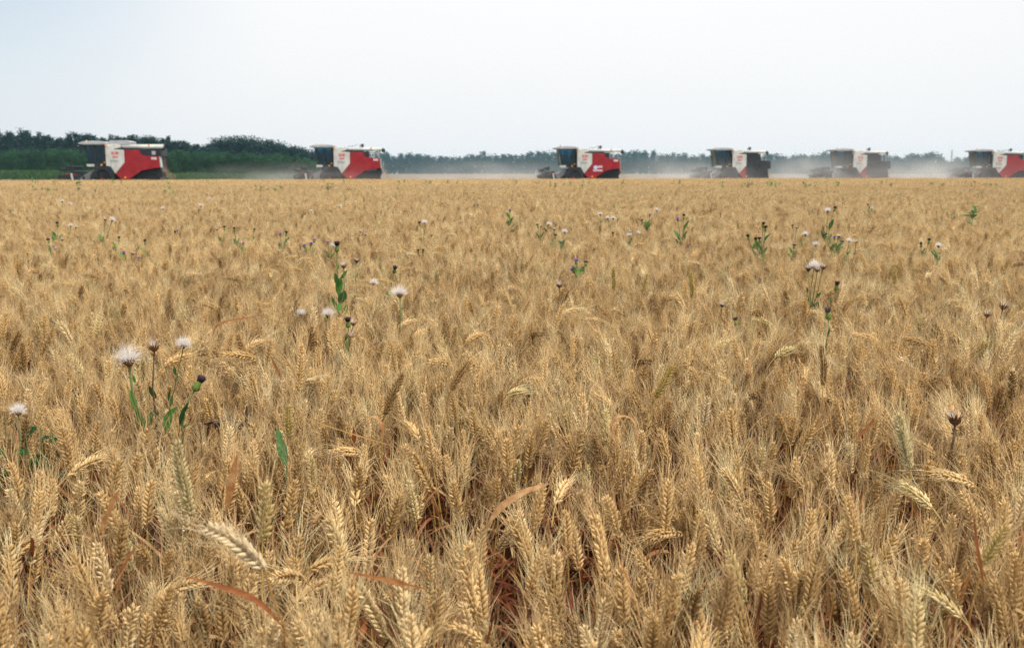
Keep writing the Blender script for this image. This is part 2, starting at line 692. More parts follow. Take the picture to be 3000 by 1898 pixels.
def patch(seed, size, dens, temps):
    rng = np.random.default_rng(seed)
    n = int(size * size * dens)
    Vs, Ts, Ms, Rs, k = [], [], [], [], 0
    g_ = int(math.ceil(math.sqrt(n)))
    cells = [(i, j) for i in range(g_) for j in range(g_)]
    rng.shuffle(cells)
    for i, j in cells[:n]:
        V, T, M = temps[rng.integers(len(temps))]
        a = rng.uniform(0, 6.283)
        ca, sa = math.cos(a), math.sin(a)
        s = rng.uniform(0.92, 1.06)
        x = ((i + rng.uniform(-0.3, 1.3)) / g_ - 0.5) * size
        y = ((j + rng.uniform(-0.3, 1.3)) / g_ - 0.5) * size
        W = np.empty_like(V)
        W[:, 0] = (V[:, 0] * ca - V[:, 1] * sa) * s + x
        W[:, 1] = (V[:, 0] * sa + V[:, 1] * ca) * s + y
        W[:, 2] = V[:, 2] * s
        W[:, 0] += V[:, 2] * rng.normal(0, 0.11)
        W[:, 1] += V[:, 2] * rng.normal(0, 0.11)
        Vs.append(W)
        Ts.append(T + k)
        Ms.append(M)
        Rs.append(np.full(len(V), rng.random()))
        k += len(V)
    return np.concatenate(Vs), np.concatenate(Ts), np.concatenate(Ms), np.concatenate(Rs)


proto_col = bpy.data.collections.new("wheat_sources")
protos = []


def add_proto(me):
    o = bpy.data.objects.new("source_%03d" % len(protos), me)
    proto_col.objects.link(o)
    protos.append(o)
    return len(protos) - 1


BENDS = [0.05, 0.22, 0.12, 0.35, 0.02, 0.28, 0.16, 0.62, 0.09, 0.31, 0.18, 0.40, 0.06, 0.25, 0.14, 0.33, 0.48, 0.03, 0.21, 0.11, 0.37, 1.5, 0.17, 0.29]
HI = [add_proto(tri_mesh("wheat_hi", *((lambda q: (q[0], q[1], WM, q[2]))(merged(wheat_parts(100 + i, 'hi', BENDS[i])))))) for i in range(24)]
mid_t = [merged(wheat_parts(300 + i, 'mid', BENDS[i])) for i in range(24)]
low_t = [low_plant(500 + i) for i in range(16)]
CL = []
for i in range(8):
    V, T, M, Rv = patch(700 + i, 0.36, 320, mid_t)
    CL.append(add_proto(tri_mesh("wheat_clump", V, T, WM, M, Rv)))
PT = []
for i in range(6):
    V, T, M, Rv = patch(800 + i, 1.25, 330, low_t)
    PT.append(add_proto(tri_mesh("wheat_patch", V, T, WM, M, Rv)))

# where the standing crop ends: just on the near side of the harvesters
HARV = [  # photo x of the white panel's front edge, depth
    (244.0, 81.0), (781.0, 90.0), (1354.0, 96.0), (1719.6, 101.5), (2004.6, 104.5), (2334.5, 107.5)]
hx = [at_y(u, 400, d - 1.4).x for u, d in HARV]
hd = [d for u, d in HARV]


def edge_y(x):
    return float(np.interp(x, [-120] + hx + [120], [hd[0] - 6] + hd + [hd[-1] + 3])) - 2.9


rng = np.random.default_rng(11)
pts, rot, scl, idx = [], [], [], []


def put(x, y, r, s, i, z=0.0):
    pts.append((x, y, z))
    rot.append(r)
    scl.append(s)
    idx.append(i)


single = []
cell = 1 / math.sqrt(315)
yy = 0.62
while yy < 3.1:
    half = 0.60 * yy + 0.9
    xx = -half
    while xx < half:
        single.append((xx + rng.uniform(-0.5, 0.5) * cell, yy + rng.uniform(-0.5, 0.5) * cell))
        xx += cell
    yy += cell
GAPS = [(740, 1262), (1060, 1440), (1090, 1470), (1250, 1345), (1290, 1330), (1500, 1300), (1640, 1300), (1690, 1310), (2060, 1310), (245, 1370), (1900, 1235), (330, 1190), (2330, 1020), (1000, 1250), (2190, 1420), (700, 1420)]
gap_xy = [tuple(at_z(u_, v_, 0.52))[:2] + (rng.uniform(0.075, 0.13),) for u_, v_ in GAPS]
gap_xy += [(rng.uniform(-1.6, 1.6), rng.uniform(1.2, 3.0), rng.uniform(0.05, 0.11)) for _ in range(12)]


def in_gap(x, y):
    return any((x - gx) ** 2 + (y - gy) ** 2 < gr * gr for gx, gy, gr in gap_xy)


own = []
for x, y in sorted(single, key=lambda p: p[1]):
    px, py = project((x, y, 0.71))
    if in_gap(x, y) and rng.random() < 0.85:
        continue
    r = (rng.normal(0, 0.11), rng.normal(0, 0.11), rng.uniform(0, 6.283))
    s = rng.uniform(0.93, 1.05)
    if len(own) < 278 and -12 < px < 1036 and py < 668 and y > 1.0:
        own.append((x, y, r, s))
    else:
        put(x, y, r, s, HI[rng.integers(len(HI))])
y = 3.25
while y < 46.0:
    half = 0.58 * y + 1.6
    x = -half
    while x < half:
        put(x + rng.uniform(-0.05, 0.05), y + rng.uniform(-0.05, 0.05), (0, 0, rng.uniform(0, 6.283)), rng.uniform(0.94, 1.06), CL[rng.integers(len(CL))])
        x += 0.33
    y += 0.33
y = 46.4
while y < 109:
    half = 0.56 * y + 4
    x = -half
    while x < half:
        if y < edge_y(x) - 0.4:
            put(x + rng.uniform(-0.1, 0.1), y + rng.uniform(-0.1, 0.1), (0, 0, rng.uniform(0, 6.283)), rng.uniform(0.95, 1.05), PT[rng.integers(len(PT))])
        x += 1.12
    y += 1.12
print("wheat instances", len(pts), "own", len(own))

me = bpy.data.meshes.new("wheat_crop")
me.from_pydata(pts, [], [])
a = me.attributes.new('w_rot', 'FLOAT_VECTOR', 'POINT')
a.data.foreach_set('vector', np.array(rot, dtype=np.float32).ravel())
a = me.attributes.new('w_scl', 'FLOAT', 'POINT')
a.data.foreach_set('value', np.array(scl, dtype=np.float32))
a = me.attributes.new('w_idx', 'INT', 'POINT')
a.data.foreach_set('value', np.array(idx, dtype=np.int32))
crop = link_mesh("wheat_crop", me)
tag(crop, "dense ripe golden wheat filling the whole field", kind="stuff")
gn = bpy.data.node_groups.new("wheat_scatter", 'GeometryNodeTree')
gn.interface.new_socket("Geometry", in_out='INPUT', socket_type='NodeSocketGeometry')
gn.interface.new_socket("Geometry", in_out='OUTPUT', socket_type='NodeSocketGeometry')
gi, go = gn.nodes.new('NodeGroupInput'), gn.nodes.new('NodeGroupOutput')
ci = gn.nodes.new('GeometryNodeCollectionInfo')
ci.inputs['Collection'].default_value = proto_col
ci.inputs['Separate Children'].default_value = True
ci.inputs['Reset Children'].default_value = True
ip = gn.nodes.new('GeometryNodeInstanceOnPoints')
ip.inputs['Pick Instance'].default_value = True


def named(nm, dt):
    n_ = gn.nodes.new('GeometryNodeInputNamedAttribute')
    n_.data_type = dt
    n_.inputs['Name'].default_value = nm
    return n_.outputs['Attribute']


e2r = gn.nodes.new('FunctionNodeEulerToRotation')
gn.links.new(named('w_rot', 'FLOAT_VECTOR'), e2r.inputs[0])
gn.links.new(gi.outputs[0], ip.inputs['Points'])
gn.links.new(ci.outputs[0], ip.inputs['Instance'])
gn.links.new(named('w_idx', 'INT'), ip.inputs['Instance Index'])
gn.links.new(e2r.outputs[0], ip.inputs['Rotation'])
gn.links.new(named('w_scl', 'FLOAT'), ip.inputs['Scale'])
gn.links.new(ip.outputs[0], go.inputs[0])
md = crop.modifiers.new('scatter', 'NODES')
md.node_group = gn


# --- the nearest plants, one object each
def wheat_plant(parts, loc, rz=0.0, mats=(M_EAR, M_AWN, M_STALK, M_LEAF), label=None, group=None):
    stalk, ear, awn, leaves = parts
    root = empty("wheat_plant", loc, rz)
    tag(root, label or "ripe bearded golden wheat plant in the crop closest to the camera", "wheat plant", group)
    link_mesh("stalk", tri_mesh("stalk", *stalk.arr(), mats[2]), root)
    eo = link_mesh("ear", tri_mesh("ear", *ear.arr(), mats[0]), root)
    link_mesh("awns", tri_mesh("awns", *awn.arr(), mats[1]), eo)
    for l in leaves:
        link_mesh("leaf", tri_mesh("leaf", *l.arr(), M_ORANGE if getattr(l, 'm', 3) == 4 else mats[3]), root)
    return root


def copy_tree(o, parent=None):
    c = o.copy()
    COL.objects.link(c)
    if parent is not None:
        c.parent = parent
    for ch in o.children:
        copy_tree(ch, c)
    return c


GW = "plain ripe wheat plants in the crop closest to the camera"
firsts = []
for i, (x, y, r, s) in enumerate(own):
    if i < 24:
        o = wheat_plant(wheat_parts(1100 + i, 'hi', BENDS[(i * 7) % 24]), (x, y, 0), group=GW)
        firsts.append(o)
    else:
        o = copy_tree(firsts[rng.integers(24)])
    o.location = (x, y, 0)
    o.rotation_euler = r
    o.scale = (s, s, s)


def poly_path(pix, D, dD=0.0, n=10):
    """photo polyline -> smooth points at depth D (drifting by dD)"""
    P = np.array([at_y(u, v, D + dD * i / max(1, len(pix) - 1)) for i, (u, v) in enumerate(pix)])
    if len(P) == 2:
        t = np.linspace(0, 1, n)
        return P[0] + (P[1] - P[0]) * t[:, None]
    # Catmull-Rom
    Q = np.vstack([2 * P[0] - P[1], P, 2 * P[-1] - P[-2]])
    out = []
    m = len(P) - 1
    for k in range(n):
        f = k / (n - 1) * m
        i = min(int(f), m - 1)
        t = f - i
        p0, p1, p2, p3 = Q[i], Q[i + 1], Q[i + 2], Q[i + 3]
        out.append(0.5 * ((2 * p1) + (-p0 + p2) * t + (2 * p0 - 5 * p1 + 4 * p2 - p3) * t * t + (-p0 + 3 * p1 - 3 * p2 + p3) * t ** 3))
    return np.array(out)


def special_ear(label, ear_pix, D, seed, m_ear=M_EAR, m_awn=M_AWN, stalk_pix=(), dD=0.0, roll=None):
    """a wheat plant whose ear follows a polyline of the photo (base to tip)"""
    r_ = np.random.default_rng(seed)
    E = poly_path(ear_pix, D, dD, 7)
    below = [np.array(at_y(u, v, D)) for u, v in stalk_pix]
    d0 = unit(E[0] - E[1])
    if not below:
        below = [E[0] + d0 * 0.03 + np.array([0, 0, -0.05])]
    gx = below[-1] + np.array([r_.uniform(-0.03, 0.03), r_.uniform(0, 0.05), 0])
    base = np.array([gx[0], gx[1], 0.0])
    path = np.vstack([E[0]] + below + [base * 0.5 + np.array(below[-1]) * 0.5, base])[::-1]
    stalk = TB()
    np_tube(stalk, path - base, np.linspace(0.002, 0.0013, len(path)), 6)
    ear, awn = make_ear(r_, E - base, 'hi', roll=roll)
    leaves = [leaf_tb(r_, np.array([0, 0, 0.3]) + (path[1] - base) * 0.1, r_.uniform(0, 6.28), 0.2, 0.011, 0.8, 2.0)]
    return wheat_plant((stalk, ear, awn, leaves), tuple(base), mats=(m_ear, m_awn, M_STALK, M_LEAF), label=label)


def special_leaf(label, pix, D, width, seed, m=M_ORANGE, dD=0.0, twist=0.0, nrm=(0, -1, 0.35)):
    """a plain wheat plant with one conspicuous blade that follows a polyline of the photo"""
    r_ = np.random.default_rng(seed)
    P = poly_path(pix, D, dD, 14)
    base = np.array([P[0][0] + r_.uniform(-0.02, 0.02), P[0][1] + 0.015, 0.0])
    o = wheat_plant(wheat_parts(seed, 'hi', bend=0.3, top=min(0.74, max(0.6, P[0][2] + 0.05)), flag=False), tuple(base), label=label)
    tb = TB()
    t = np.linspace(0, 1, 14)
    wd = width * 0.40 * (1 + 0.12 * r_.normal(0, 1, 14)) * np.minimum(1, 0.12 + 2.4 * t) * np.sqrt(np.clip(1.002 - t ** 2.4, 0, 1))
    n0 = np.array(nrm, float)
    NN = np.array([unit(n0 + twist * math.sin(3.0 * x) * np.array([0.4, 0.3, 1.0])) for x in t])
    # the sheath joins the blade to the stalk
    P2 = np.vstack([np.array([base[0], base[1] + 0.004, max(0.3, P[0][2] - 0.06)]), P])
    np_ribbon(tb, P2 - base, np.concatenate([[0.0008], np.maximum(wd, 0.0003)]), np.vstack([NN[:1], NN]), fold=0.3)
    link_mesh("leaf", tri_mesh("leaf", *tb.arr(), m), o)['label'] = "the conspicuous long blade"
    return o


special_ear("bleached whitish wheat ear drooping to the left, low in the field", [(622, 1338), (585, 1300), (535, 1262), (480, 1236)], 1.28, 1, M_PALE, M_PALE, [(640, 1400), (668, 1470)], roll=0.3)
special_ear("pale green tinged wheat ear leaning left above the bleached drooping ear", [(450, 1215), (437, 1160), (425, 1105), (415, 1040)], 1.72, 2, M_PALEGREEN, M_AWN)
special_ear("straight tan wheat ear on a bare yellow stalk right of the bleached ear", [(617, 1268), (622, 1235), (626, 1190), (622, 1140)], 1.50, 3, stalk_pix=[(616, 1330)])
special_ear("pale wheat ear on a long bare straw stalk leaning right", [(1652, 1005), (1655, 985), (1659, 960), (1662, 935)], 2.25, 4, M_PALE, M_AWN, [(1645, 1050), (1645, 1130)])
special_ear("olive wheat ear standing on a tall yellow stalk beside the loop leaf", [(1540, 935), (1552, 910), (1566, 885), (1580, 862)], 2.55, 5, M_GREENEAR, M_AWN, [(1528, 980), (1515, 1030)])
special_ear("dark weathered wheat ear rising right of the thistle with brown stars", [(1935, 905), (1937, 880), (1936, 850), (1932, 815)], 2.75, 6, M_DARKEAR, M_AWN)
special_ear("fat pale wheat ear with green grains toward the right", [(2140, 1105), (2130, 1065), (2120, 1020), (2112, 975)], 2.0, 7, M_PALEGREEN, M_AWN)
special_ear("tall brown wheat ear leaning right in the middle of the field", [(1060, 915), (1070, 895), (1085, 872), (1103, 850)], 2.7, 8, M_DARKEAR, M_AWN, [(1048, 950)])
special_ear("tall straight wheat ear above the green striped leaf", [(700, 920), (703, 890), (707, 850), (708, 812)], 2.75, 9, M_EAR, M_AWN)
special_ear("green wheat ear directly above the green striped leaf", [(680, 1030), (680, 1005), (678, 985), (677, 955)], 2.1, 10, M_GREENEAR, M_AWN)
special_ear("tan wheat ear on a bare stalk at the lower right of the field", [(2010, 1275), (2005, 1240), (1998, 1205), (1992, 1170)], 1.58, 11, M_EAR, M_AWN, [(2013, 1330)])
special_ear("orange brown wheat ear low beside the bottom edge", [(1690, 1480), (1700, 1440), (1708, 1400), (1716, 1352)], 1.2, 12, M_DARKEAR, M_AWN)
special_ear("yellow naked wheat ear leaning right near the lower right corner", [(2308, 1330), (2325, 1300), (2345, 1268), (2362, 1240)], 1.42, 13, M_GREENEAR, M_AWN)
special_ear("dark wheat ear leaning right beside the tall middle ear", [(905, 975), (915, 945), (930, 910), (945, 880)], 2.45, 14, M_DARKEAR, M_AWN)
special_ear("yellow green wheat ear standing tall below the fourth harvester header", [(1626, 700), (1627, 682), (1626, 662), (1624, 642)], 4.7, 15, M_GREENEAR, M_GREENEAR, [(1631, 735)])
special_ear("olive wheat ear leaning right, nearer the dry thistle star", [(1508, 688), (1513, 672), (1517, 658), (1521, 645)], 4.7, 16, M_GREENEAR, M_AWN, [(1508, 700)])
special_ear("yellow green wheat ear beside the dark bindweed leaves", [(2103, 668), (2103, 655), (2102, 645), (2104, 632)], 5.0, 17, M_GREENEAR, M_GREENEAR, [(2104, 700)])
special_ear("golden wheat ear standing tall left of the olive leaning ear", [(1443, 680), (1444, 662), (1443, 645), (1442, 628)], 4.9, 18, M_GREENEAR, M_AWN)

special_leaf("wheat plant with a big curled orange leaf pointing right", [(1140, 1245), (1165, 1205), (1195, 1178), (1240, 1152), (1292, 1135)], 1.66, 0.017, 31, twist=0.8)
special_leaf("wheat plant with an orange leaf arched into a loop", [(1455, 1050), (1436, 1018), (1440, 992), (1462, 977), (1486, 985), (1496, 1012), (1494, 1042)], 2.1, 0.012, 32, nrm=(0.1, -0.35, 1))
special_leaf("wheat plant with a small tan leaf hooked to the left", [(896, 1035), (898, 1010), (892, 988), (876, 978), (860, 985)], 2.2, 0.011, 33, nrm=(0.1, -0.4, 1))
special_leaf("wheat plant with a long thin rust leaf bending right, beside tall thistle", [(496, 803), (506, 772), (525, 757), (560, 750), (602, 743)], 3.6, 0.012, 34, twist=0.5)
special_leaf("wheat plant with a broad green and white striped leaf", [(674, 1095), (668, 1070), (660, 1040), (652, 1005)], 2.0, 0.028, 35, m=M_STRIPE)
special_leaf("wheat plant with an upright orange blade above the bleached ear", [(530, 1205), (540, 1160), (548, 1115), (558, 1065)], 1.55, 0.017, 36)
special_leaf("wheat plant with a short orange blade leaning right, near the far left", [(232, 1260), (250, 1215), (265, 1180), (280, 1150)], 1.5, 0.012, 37)
special_leaf("wheat plant with a long tan blade lying across the lower stalks", [(665, 1470), (610, 1415), (545, 1385), (425, 1350)], 1.22, 0.010, 38, twist=0.4)
special_leaf("wheat plant with a pinkish tan blade pointing left near the bottom", [(1010, 1385), (940, 1368), (880, 1355), (815, 1343)], 1.3, 0.008, 39)
special_leaf("wheat plant with a dark rust blade under the brown star head", [(2008, 1040), (2022, 1020), (2040, 1002), (2058, 978)], 2.05, 0.010, 40)
special_leaf("wheat plant with a straight brown stem like blade crossing right", [(935, 1050), (860, 1028), (780, 1003), (693, 972)], 2.1, 0.004, 41, m=M_STALK)
special_leaf("wheat plant with a pale straw blade upright at the lower right", [(2312, 1375), (2304, 1330), (2296, 1280), (2288, 1215)], 1.4, 0.008, 42, m=M_LEAF)
special_leaf("wheat plant with a rust blade leaning left below the fluffy thistle pair", [(1895, 955), (1885, 925), (1875, 890), (1866, 855)], 2.6, 0.009, 43)
special_leaf("wheat plant with a thin orange blade beside the bowed wheat ears", [(665, 895), (655, 875), (645, 855), (636, 835)], 2.9, 0.010, 44)

# ------------------------------------------------------------------ thistles
M_GREEN = ramp_mat("thistle_green", [(0.0, (0.040, 0.125, 0.018)), (0.5, (0.058, 0.170, 0.026)), (1.0, (0.095, 0.22, 0.040))], nscale=40, namt=0.25, transl=0.28, rough=0.5)
M_BLUEGREEN = ramp_mat("thistle_leaf_bluish", [(0.0, (0.030, 0.090, 0.026)), (1.0, (0.048, 0.125, 0.034))], nscale=40, namt=0.25, transl=0.2, rough=0.8, spec=0.06)
M_DGREEN = ramp_mat("bindweed_dark_green", [(0.0, (0.012, 0.045, 0.015)), (1.0, (0.020, 0.066, 0.018))], nscale=40, namt=0.3, transl=0.12, rough=0.9, spec=0.03)
M_STEM = ramp_mat("thistle_stem", [(0.0, (0.10, 0.13, 0.045)), (1.0, (0.17, 0.19, 0.07))], nscale=30, namt=0.2, transl=0.05)
M_DRYSTEM = ramp_mat("thistle_dry_stem", [(0.0, (0.09, 0.055, 0.035)), (1.0, (0.15, 0.10, 0.06))], nscale=30, namt=0.2, transl=0.02)
M_BULB = ramp_mat("thistle_bulb", [(0.0, (0.10, 0.17, 0.03)), (1.0, (0.17, 0.22, 0.05))], nscale=350, namt=0.45, transl=0.05, noise_in=0.8)
M_PURPLE = ramp_mat("thistle_purple", [(0.0, (0.24, 0.07, 0.46)), (1.0, (0.38, 0.15, 0.62))], nscale=200, namt=0.3, transl=0.2)
M_DPURPLE = ramp_mat("thistle_deep_purple", [(0.0, (0.055, 0.02, 0.13)), (1.0, (0.10, 0.04, 0.20))], nscale=200, namt=0.3, transl=0.1)
M_DARK = ramp_mat("thistle_withered", [(0.0, (0.018, 0.009, 0.018)), (1.0, (0.045, 0.025, 0.04))], nscale=200, namt=0.3, transl=0.05)
M_GREYTUFT = ramp_mat("thistle_grey_tuft", [(0.0, (0.06, 0.045, 0.06)), (1.0, (0.20, 0.15, 0.15))], nscale=300, namt=0.4, transl=0.05, noise_in=1.0)
M_BRACT = ramp_mat("thistle_dry_bract", [(0.0, (0.10, 0.05, 0.022)), (1.0, (0.24, 0.13, 0.055))], nscale=200, namt=0.3, transl=0.08)
M_FLUFF = mat("thistle_fluff", (0.86, 0.81, 0.76), 0.9, 0.05, transl=0.4)


def head_parts(root, p, d, kind, s, rg, D):
    """one flower head at point p (relative to root), facing d"""
    p, d = np.array(p, float), unit(d)
    a, b = frame(d)

    def hairs(tb, n, base_r, r_lo, r_hi, up_lo, up_hi, wdt, p0, flat=1.0):
        for _ in range(n):
            t = rg.uniform(0, 6.283)
            el = rg.uniform(up_lo, up_hi)
            dr = unit((math.cos(t) * a + math.sin(t) * b) * math.cos(el) + d * math.sin(el) * flat)
            st = p0 + (math.cos(t) * a + math.sin(t) * b) * base_r * rg.random()
            L_ = rg.uniform(r_lo, r_hi)
            sd_ = unit(np.cross(dr, rg.normal(0, 1, 3))) * wdt
            tb.add([st - sd_, st + sd_, st + dr * L_ * 0.6 - sd_ * 0.8 + d * 0.001, st + dr * L_ * 0.6 + sd_ * 0.8 + d * 0.001, st + dr * L_], [(0, 1, 2), (1, 3, 2), (2, 3, 4)])
    hw = 0.00022 + 0.00005 * D
    if kind in 'PDG':
        prof = {'P': [(0.3, 0), (0.85, 0.22), (1.0, 0.5), (0.85, 0.8), (0.6, 1.0)], 'D': [(0.3, 0), (0.9, 0.18), (1.0, 0.38), (0.75, 0.7), (0.55, 1.0)]}['P' if kind == 'P' else 'D']
        s *= 0.88
        h = (0.021 if kind == 'P' else 0.028) * s
        r = 0.0105 * s
        m = MB().lathe([(q * r, t * h) for q, t in prof], p, d, 10)
        if D < 6:                       # overlapping bract tips
            for ring in range(4):
                for k in range(8):
                    t = 2 * math.pi * (k + 0.5 * (ring % 2)) / 8
                    hh = h * (0.25 + 0.2 * ring)
                    rr = r * np.interp(0.25 + 0.2 * ring, [x[1] for x in prof], [x[0] for x in prof])
                    o_ = math.cos(t) * a + math.sin(t) * b
                    tn = -math.sin(t) * a + math.cos(t) * b
                    c = p + d * hh + o_ * rr
                    m.add([c - tn * 0.0022 * s - d * 0.003 * s, c + tn * 0.0022 * s - d * 0.003 * s, c + o_ * 0.002 * s + d * 0.0035 * s], [(0, 1, 2)])
        fh = m.build("flower_head", M_BULB, root, smooth=True)
        tb = TB()
        top = p + d * h * 0.96
        if kind == 'P':
            hairs(tb, 70, r * 0.6, 0.013 * s, 0.019 * s, 0.15, 1.5, 0.0008 + 0.0001 * D, top)
            mt = M_PURPLE if rg.random() < 0.7 else M_DPURPLE
        elif kind == 'D':
            m2 = [(0.5, 0), (1.0, 0.35), (1.15, 0.65), (0.8, 0.9), (0.1, 1.0)]
            V, T = [], None
            ns = 8
            tt = np.arange(ns) * 2 * np.pi / ns
            V = np.concatenate([top + d * hh * 0.02 * s + q * 0.0098 * s * (np.cos(tt)[:, None] * a + np.sin(tt)[:, None] * b) for q, hh in m2])
            tb.add(V, grid_tris(5, ns))
            hairs(tb, 60, r * 0.8, 0.016 * s, 0.025 * s, 0.9, 1.55, 0.0007 + 0.0001 * D, top)
            mt = M_DARK
        else:
            hairs(tb, 130, r * 0.7, 0.02 * s, 0.030 * s, 0.95, 1.55, 0.0005, top)
            mt = M_GREYTUFT
        link_mesh("tuft", tri_mesh("tuft", *tb.arr(), mt), fh)
    else:
        m = MB().lathe([(0.003 * s, 0), (0.0085 * s, 0.005 * s), (0.010 * s, 0.010 * s), (0.006 * s, 0.013 * s)], p, d, 9)
        for ring in range(3):
            for k in range(13):
                t = 2 * math.pi * (k + ring / 3) / 13
                el = (0.15, 0.55, 0.95)[ring] + rg.uniform(-0.15, 0.15)
                o_ = math.cos(t) * a + math.sin(t) * b
                tn = -math.sin(t) * a + math.cos(t) * b
                dr = unit(o_ * math.cos(el) + d * math.sin(el))
                c = p + d * 0.008 * s + o_ * 0.008 * s
                L_ = (0.012, 0.017, 0.018)[ring] * s * (1.15 if kind == 'B' else 0.8)
                w_ = 0.0014 * s + 0.0001 * D
                m.add([c - tn * w_, c + tn * w_, c + dr * L_], [(0, 1, 2)])
        sh = m.build("seed_head", M_BRACT, root)
        tb = TB()
        if kind == 'W':
            wind = unit(a * 0.6 + b * 0.3 + d * 0.2)
            nf_ = 2.2 if D < 5.5 else 1.0
            hw *= 0.62 if D < 5.5 else 1.0
            hairs(tb, int(90 * nf_), 0.007 * s, 0.018 * s, 0.034 * s, -0.25, 0.6, hw, p + d * 0.012 * s)
            hairs(tb, int(160 * nf_), 0.009 * s, 0.020 * s, 0.040 * s, 0.4, 1.57, hw, p + d * 0.012 * s)
        else:
            hairs(tb, 26, 0.006 * s, 0.012 * s, 0.026 * s, 0.3, 1.4, hw, p + d * 0.012 * s)
        link_mesh("fluff", tri_mesh("fluff", *tb.arr(), M_FLUFF, smooth=False), sh)


def oval_leaf(p, d, length, width, nrm, curl=0.3, n=7):
    tb = TB()
    p, d, nrm = np.array(p, float), unit(d), unit(nrm)
    t = np.linspace(0, 1, n)
    P = np.array([p + d * length * x + nrm * length * curl * x * x * -0.6 for x in t])
    wd = width * 0.5 * np.sin(np.pi * np.clip(t * 0.93 + 0.06, 0, 1)) ** 0.8
    np_ribbon(tb, P, np.maximum(wd, 0.0004), nrm, fold=0.28)
    return tb


n_th = 0


def thistle(label, base, heads, leaves=0, zb=0.75, s=1.0, leaf_list=(), dry=False, lw=1.0, group=None):
    """base: photo point where the stem leaves the wheat; heads: (u, v, kind)."""
    global n_th
    n_th += 1
    rg = np.random.default_rng(4000 + n_th)
    pb = np.array(at_z(base[0], base[1], zb))
    D = pb[1]
    gnd = np.array([pb[0] + rg.uniform(-0.02, 0.02), D + rg.uniform(-0.02, 0.03), 0.0])
    root = empty("thistle", tuple(gnd))
    tag(root, label, "thistle", group)
    st = MB()
    stems = []
    for i, (u, v, kd) in enumerate(heads):
        ph = np.array(at_y(u, v, D + rg.uniform(-0.04, 0.04)))
        hh = {'P': 0.021, 'D': 0.028, 'G': 0.028, 'W': 0.012, 'B': 0.010}[kd] * s
        off = {'P': 0.03, 'D': 0.04, 'G': 0.04, 'W': 0.018, 'B': 0.012}[kd] * s
        ph = ph - np.array([0, 0, off])
        start = gnd if i == 0 else gnd * 0.35 + pb * 0.65
        mid = pb if i == 0 else pb + np.array([(ph - pb)[0] * 0.25, 0, (ph - pb)[2] * 0.12])
        pa = mid + (ph - mid) * 0.5 + np.array([rg.uniform(-0.008, 0.008), rg.uniform(-0.01, 0.01), 0.0])
        pts_ = [start, start * 0.5 + mid * 0.5, mid, pa, ph]
        r0 = (0.0024 if D < 6 else 0.0030) * s
        st.tube([q - gnd for q in pts_], [r0 * 1.3, r0 * 1.2, r0, r0 * 0.8, r0 * 0.75], 6)
        d = unit((ph - pa) * np.array([1, 1, 1]) + np.array([0, 0, 0.02]) + rg.normal(0, 0.006, 3))
        stems.append((mid, pa, ph))
        head_parts(root, ph - gnd, d, kd, s, rg, D)
    if heads:
        st.build("stem", M_DRYSTEM if dry else M_STEM, root, smooth=True)
    for k in range(leaves):
        mid, pa, ph = stems[k % len(stems)]
        f = rg.uniform(-0.35, 0.62) if k else 0.2
        p = mid + (pa - mid) * f * 2 if f < 0.5 else pa + (ph - pa) * (f - 0.5) * 2
        az = (0 if k % 2 else math.pi) + rg.uniform(-0.6, 0.6)
        d = np.array([math.cos(az) * 0.45, math.sin(az) * 0.45, 1.0])
        nrm = np.array([-math.cos(az), -math.sin(az) - 0.8, 0.5])
        ln = rg.uniform(0.045, 0.085) * s * lw
        tb = oval_leaf(p - gnd, d, ln, ln * rg.uniform(0.32, 0.45), nrm, rg.uniform(-0.1, 0.5))
        link_mesh("leaf", tri_mesh("leaf", *tb.arr(), M_GREEN if rg.random() < 0.65 else M_BLUEGREEN), root)
    for (u0, v0, u1, v1, wd) in leaf_list:      # from attachment to tip, width in photo px
        p0, p1 = np.array(at_y(u0, v0, D)), np.array(at_y(u1, v1, D + rg.uniform(-0.02, 0.02)))
        ln = np.linalg.norm(p1 - p0)
        side = unit(np.cross(p1 - p0, [0, -1, 0]))
        tb = oval_leaf(p0 - gnd, p1 - p0, ln, wd * 0.85 * K / F_PX * D, np.array([0, -1, 0.2]) + side * rg.uniform(-0.5, 0.5), rg.uniform(-0.1, 0.25), 9)
        link_mesh("leaf", tri_mesh("leaf", *tb.arr(), M_GREEN if rg.random() < 0.6 else M_BLUEGREEN), root)
    return root


# the clump left of centre and the fluffy ones, nearest first
thistle("thistle with a big windblown white seed puff, leftmost of the near clump", (340, 1000), [(303, 838, 'W')], leaf_list=[(322, 965, 305, 915, 15), (335, 1000, 318, 960, 12), (345, 1015, 355, 962, 26), (318, 900, 312, 880, 8), (340, 985, 318, 985, 14)], s=1.42)
thistle("thistle with an opened brown seed cup on a thin dry stalk, near clump", (368, 990), [(362, 812, 'B')], leaf_list=[(367, 935, 352, 905, 20), (364, 1010, 372, 960, 8)], s=1.25, dry=True)
thistle("thistle with a small white tuft on a leaning stem, near clump", (388, 1005), [(430, 806, 'W')], leaf_list=[(415, 880, 408, 860, 10), (405, 950, 402, 930, 10), (395, 975, 418, 955, 14), (390, 1010, 400, 960, 26), (412, 900, 418, 880, 8), (396, 940, 400, 912, 9)], s=0.72)
thistle("thistle with a single dark withered bud, rightmost of the near clump", (427, 990), [(454, 878, 'D')], leaf_list=[(424, 1000, 432, 955, 15), (432, 970, 442, 945, 8), (428, 1005, 445, 995, 8)], s=1.15)
thistle("small dry thistle with a spread fluffy head near the far left", (42, 1085), [(42, 963, 'W')], s=0.7)
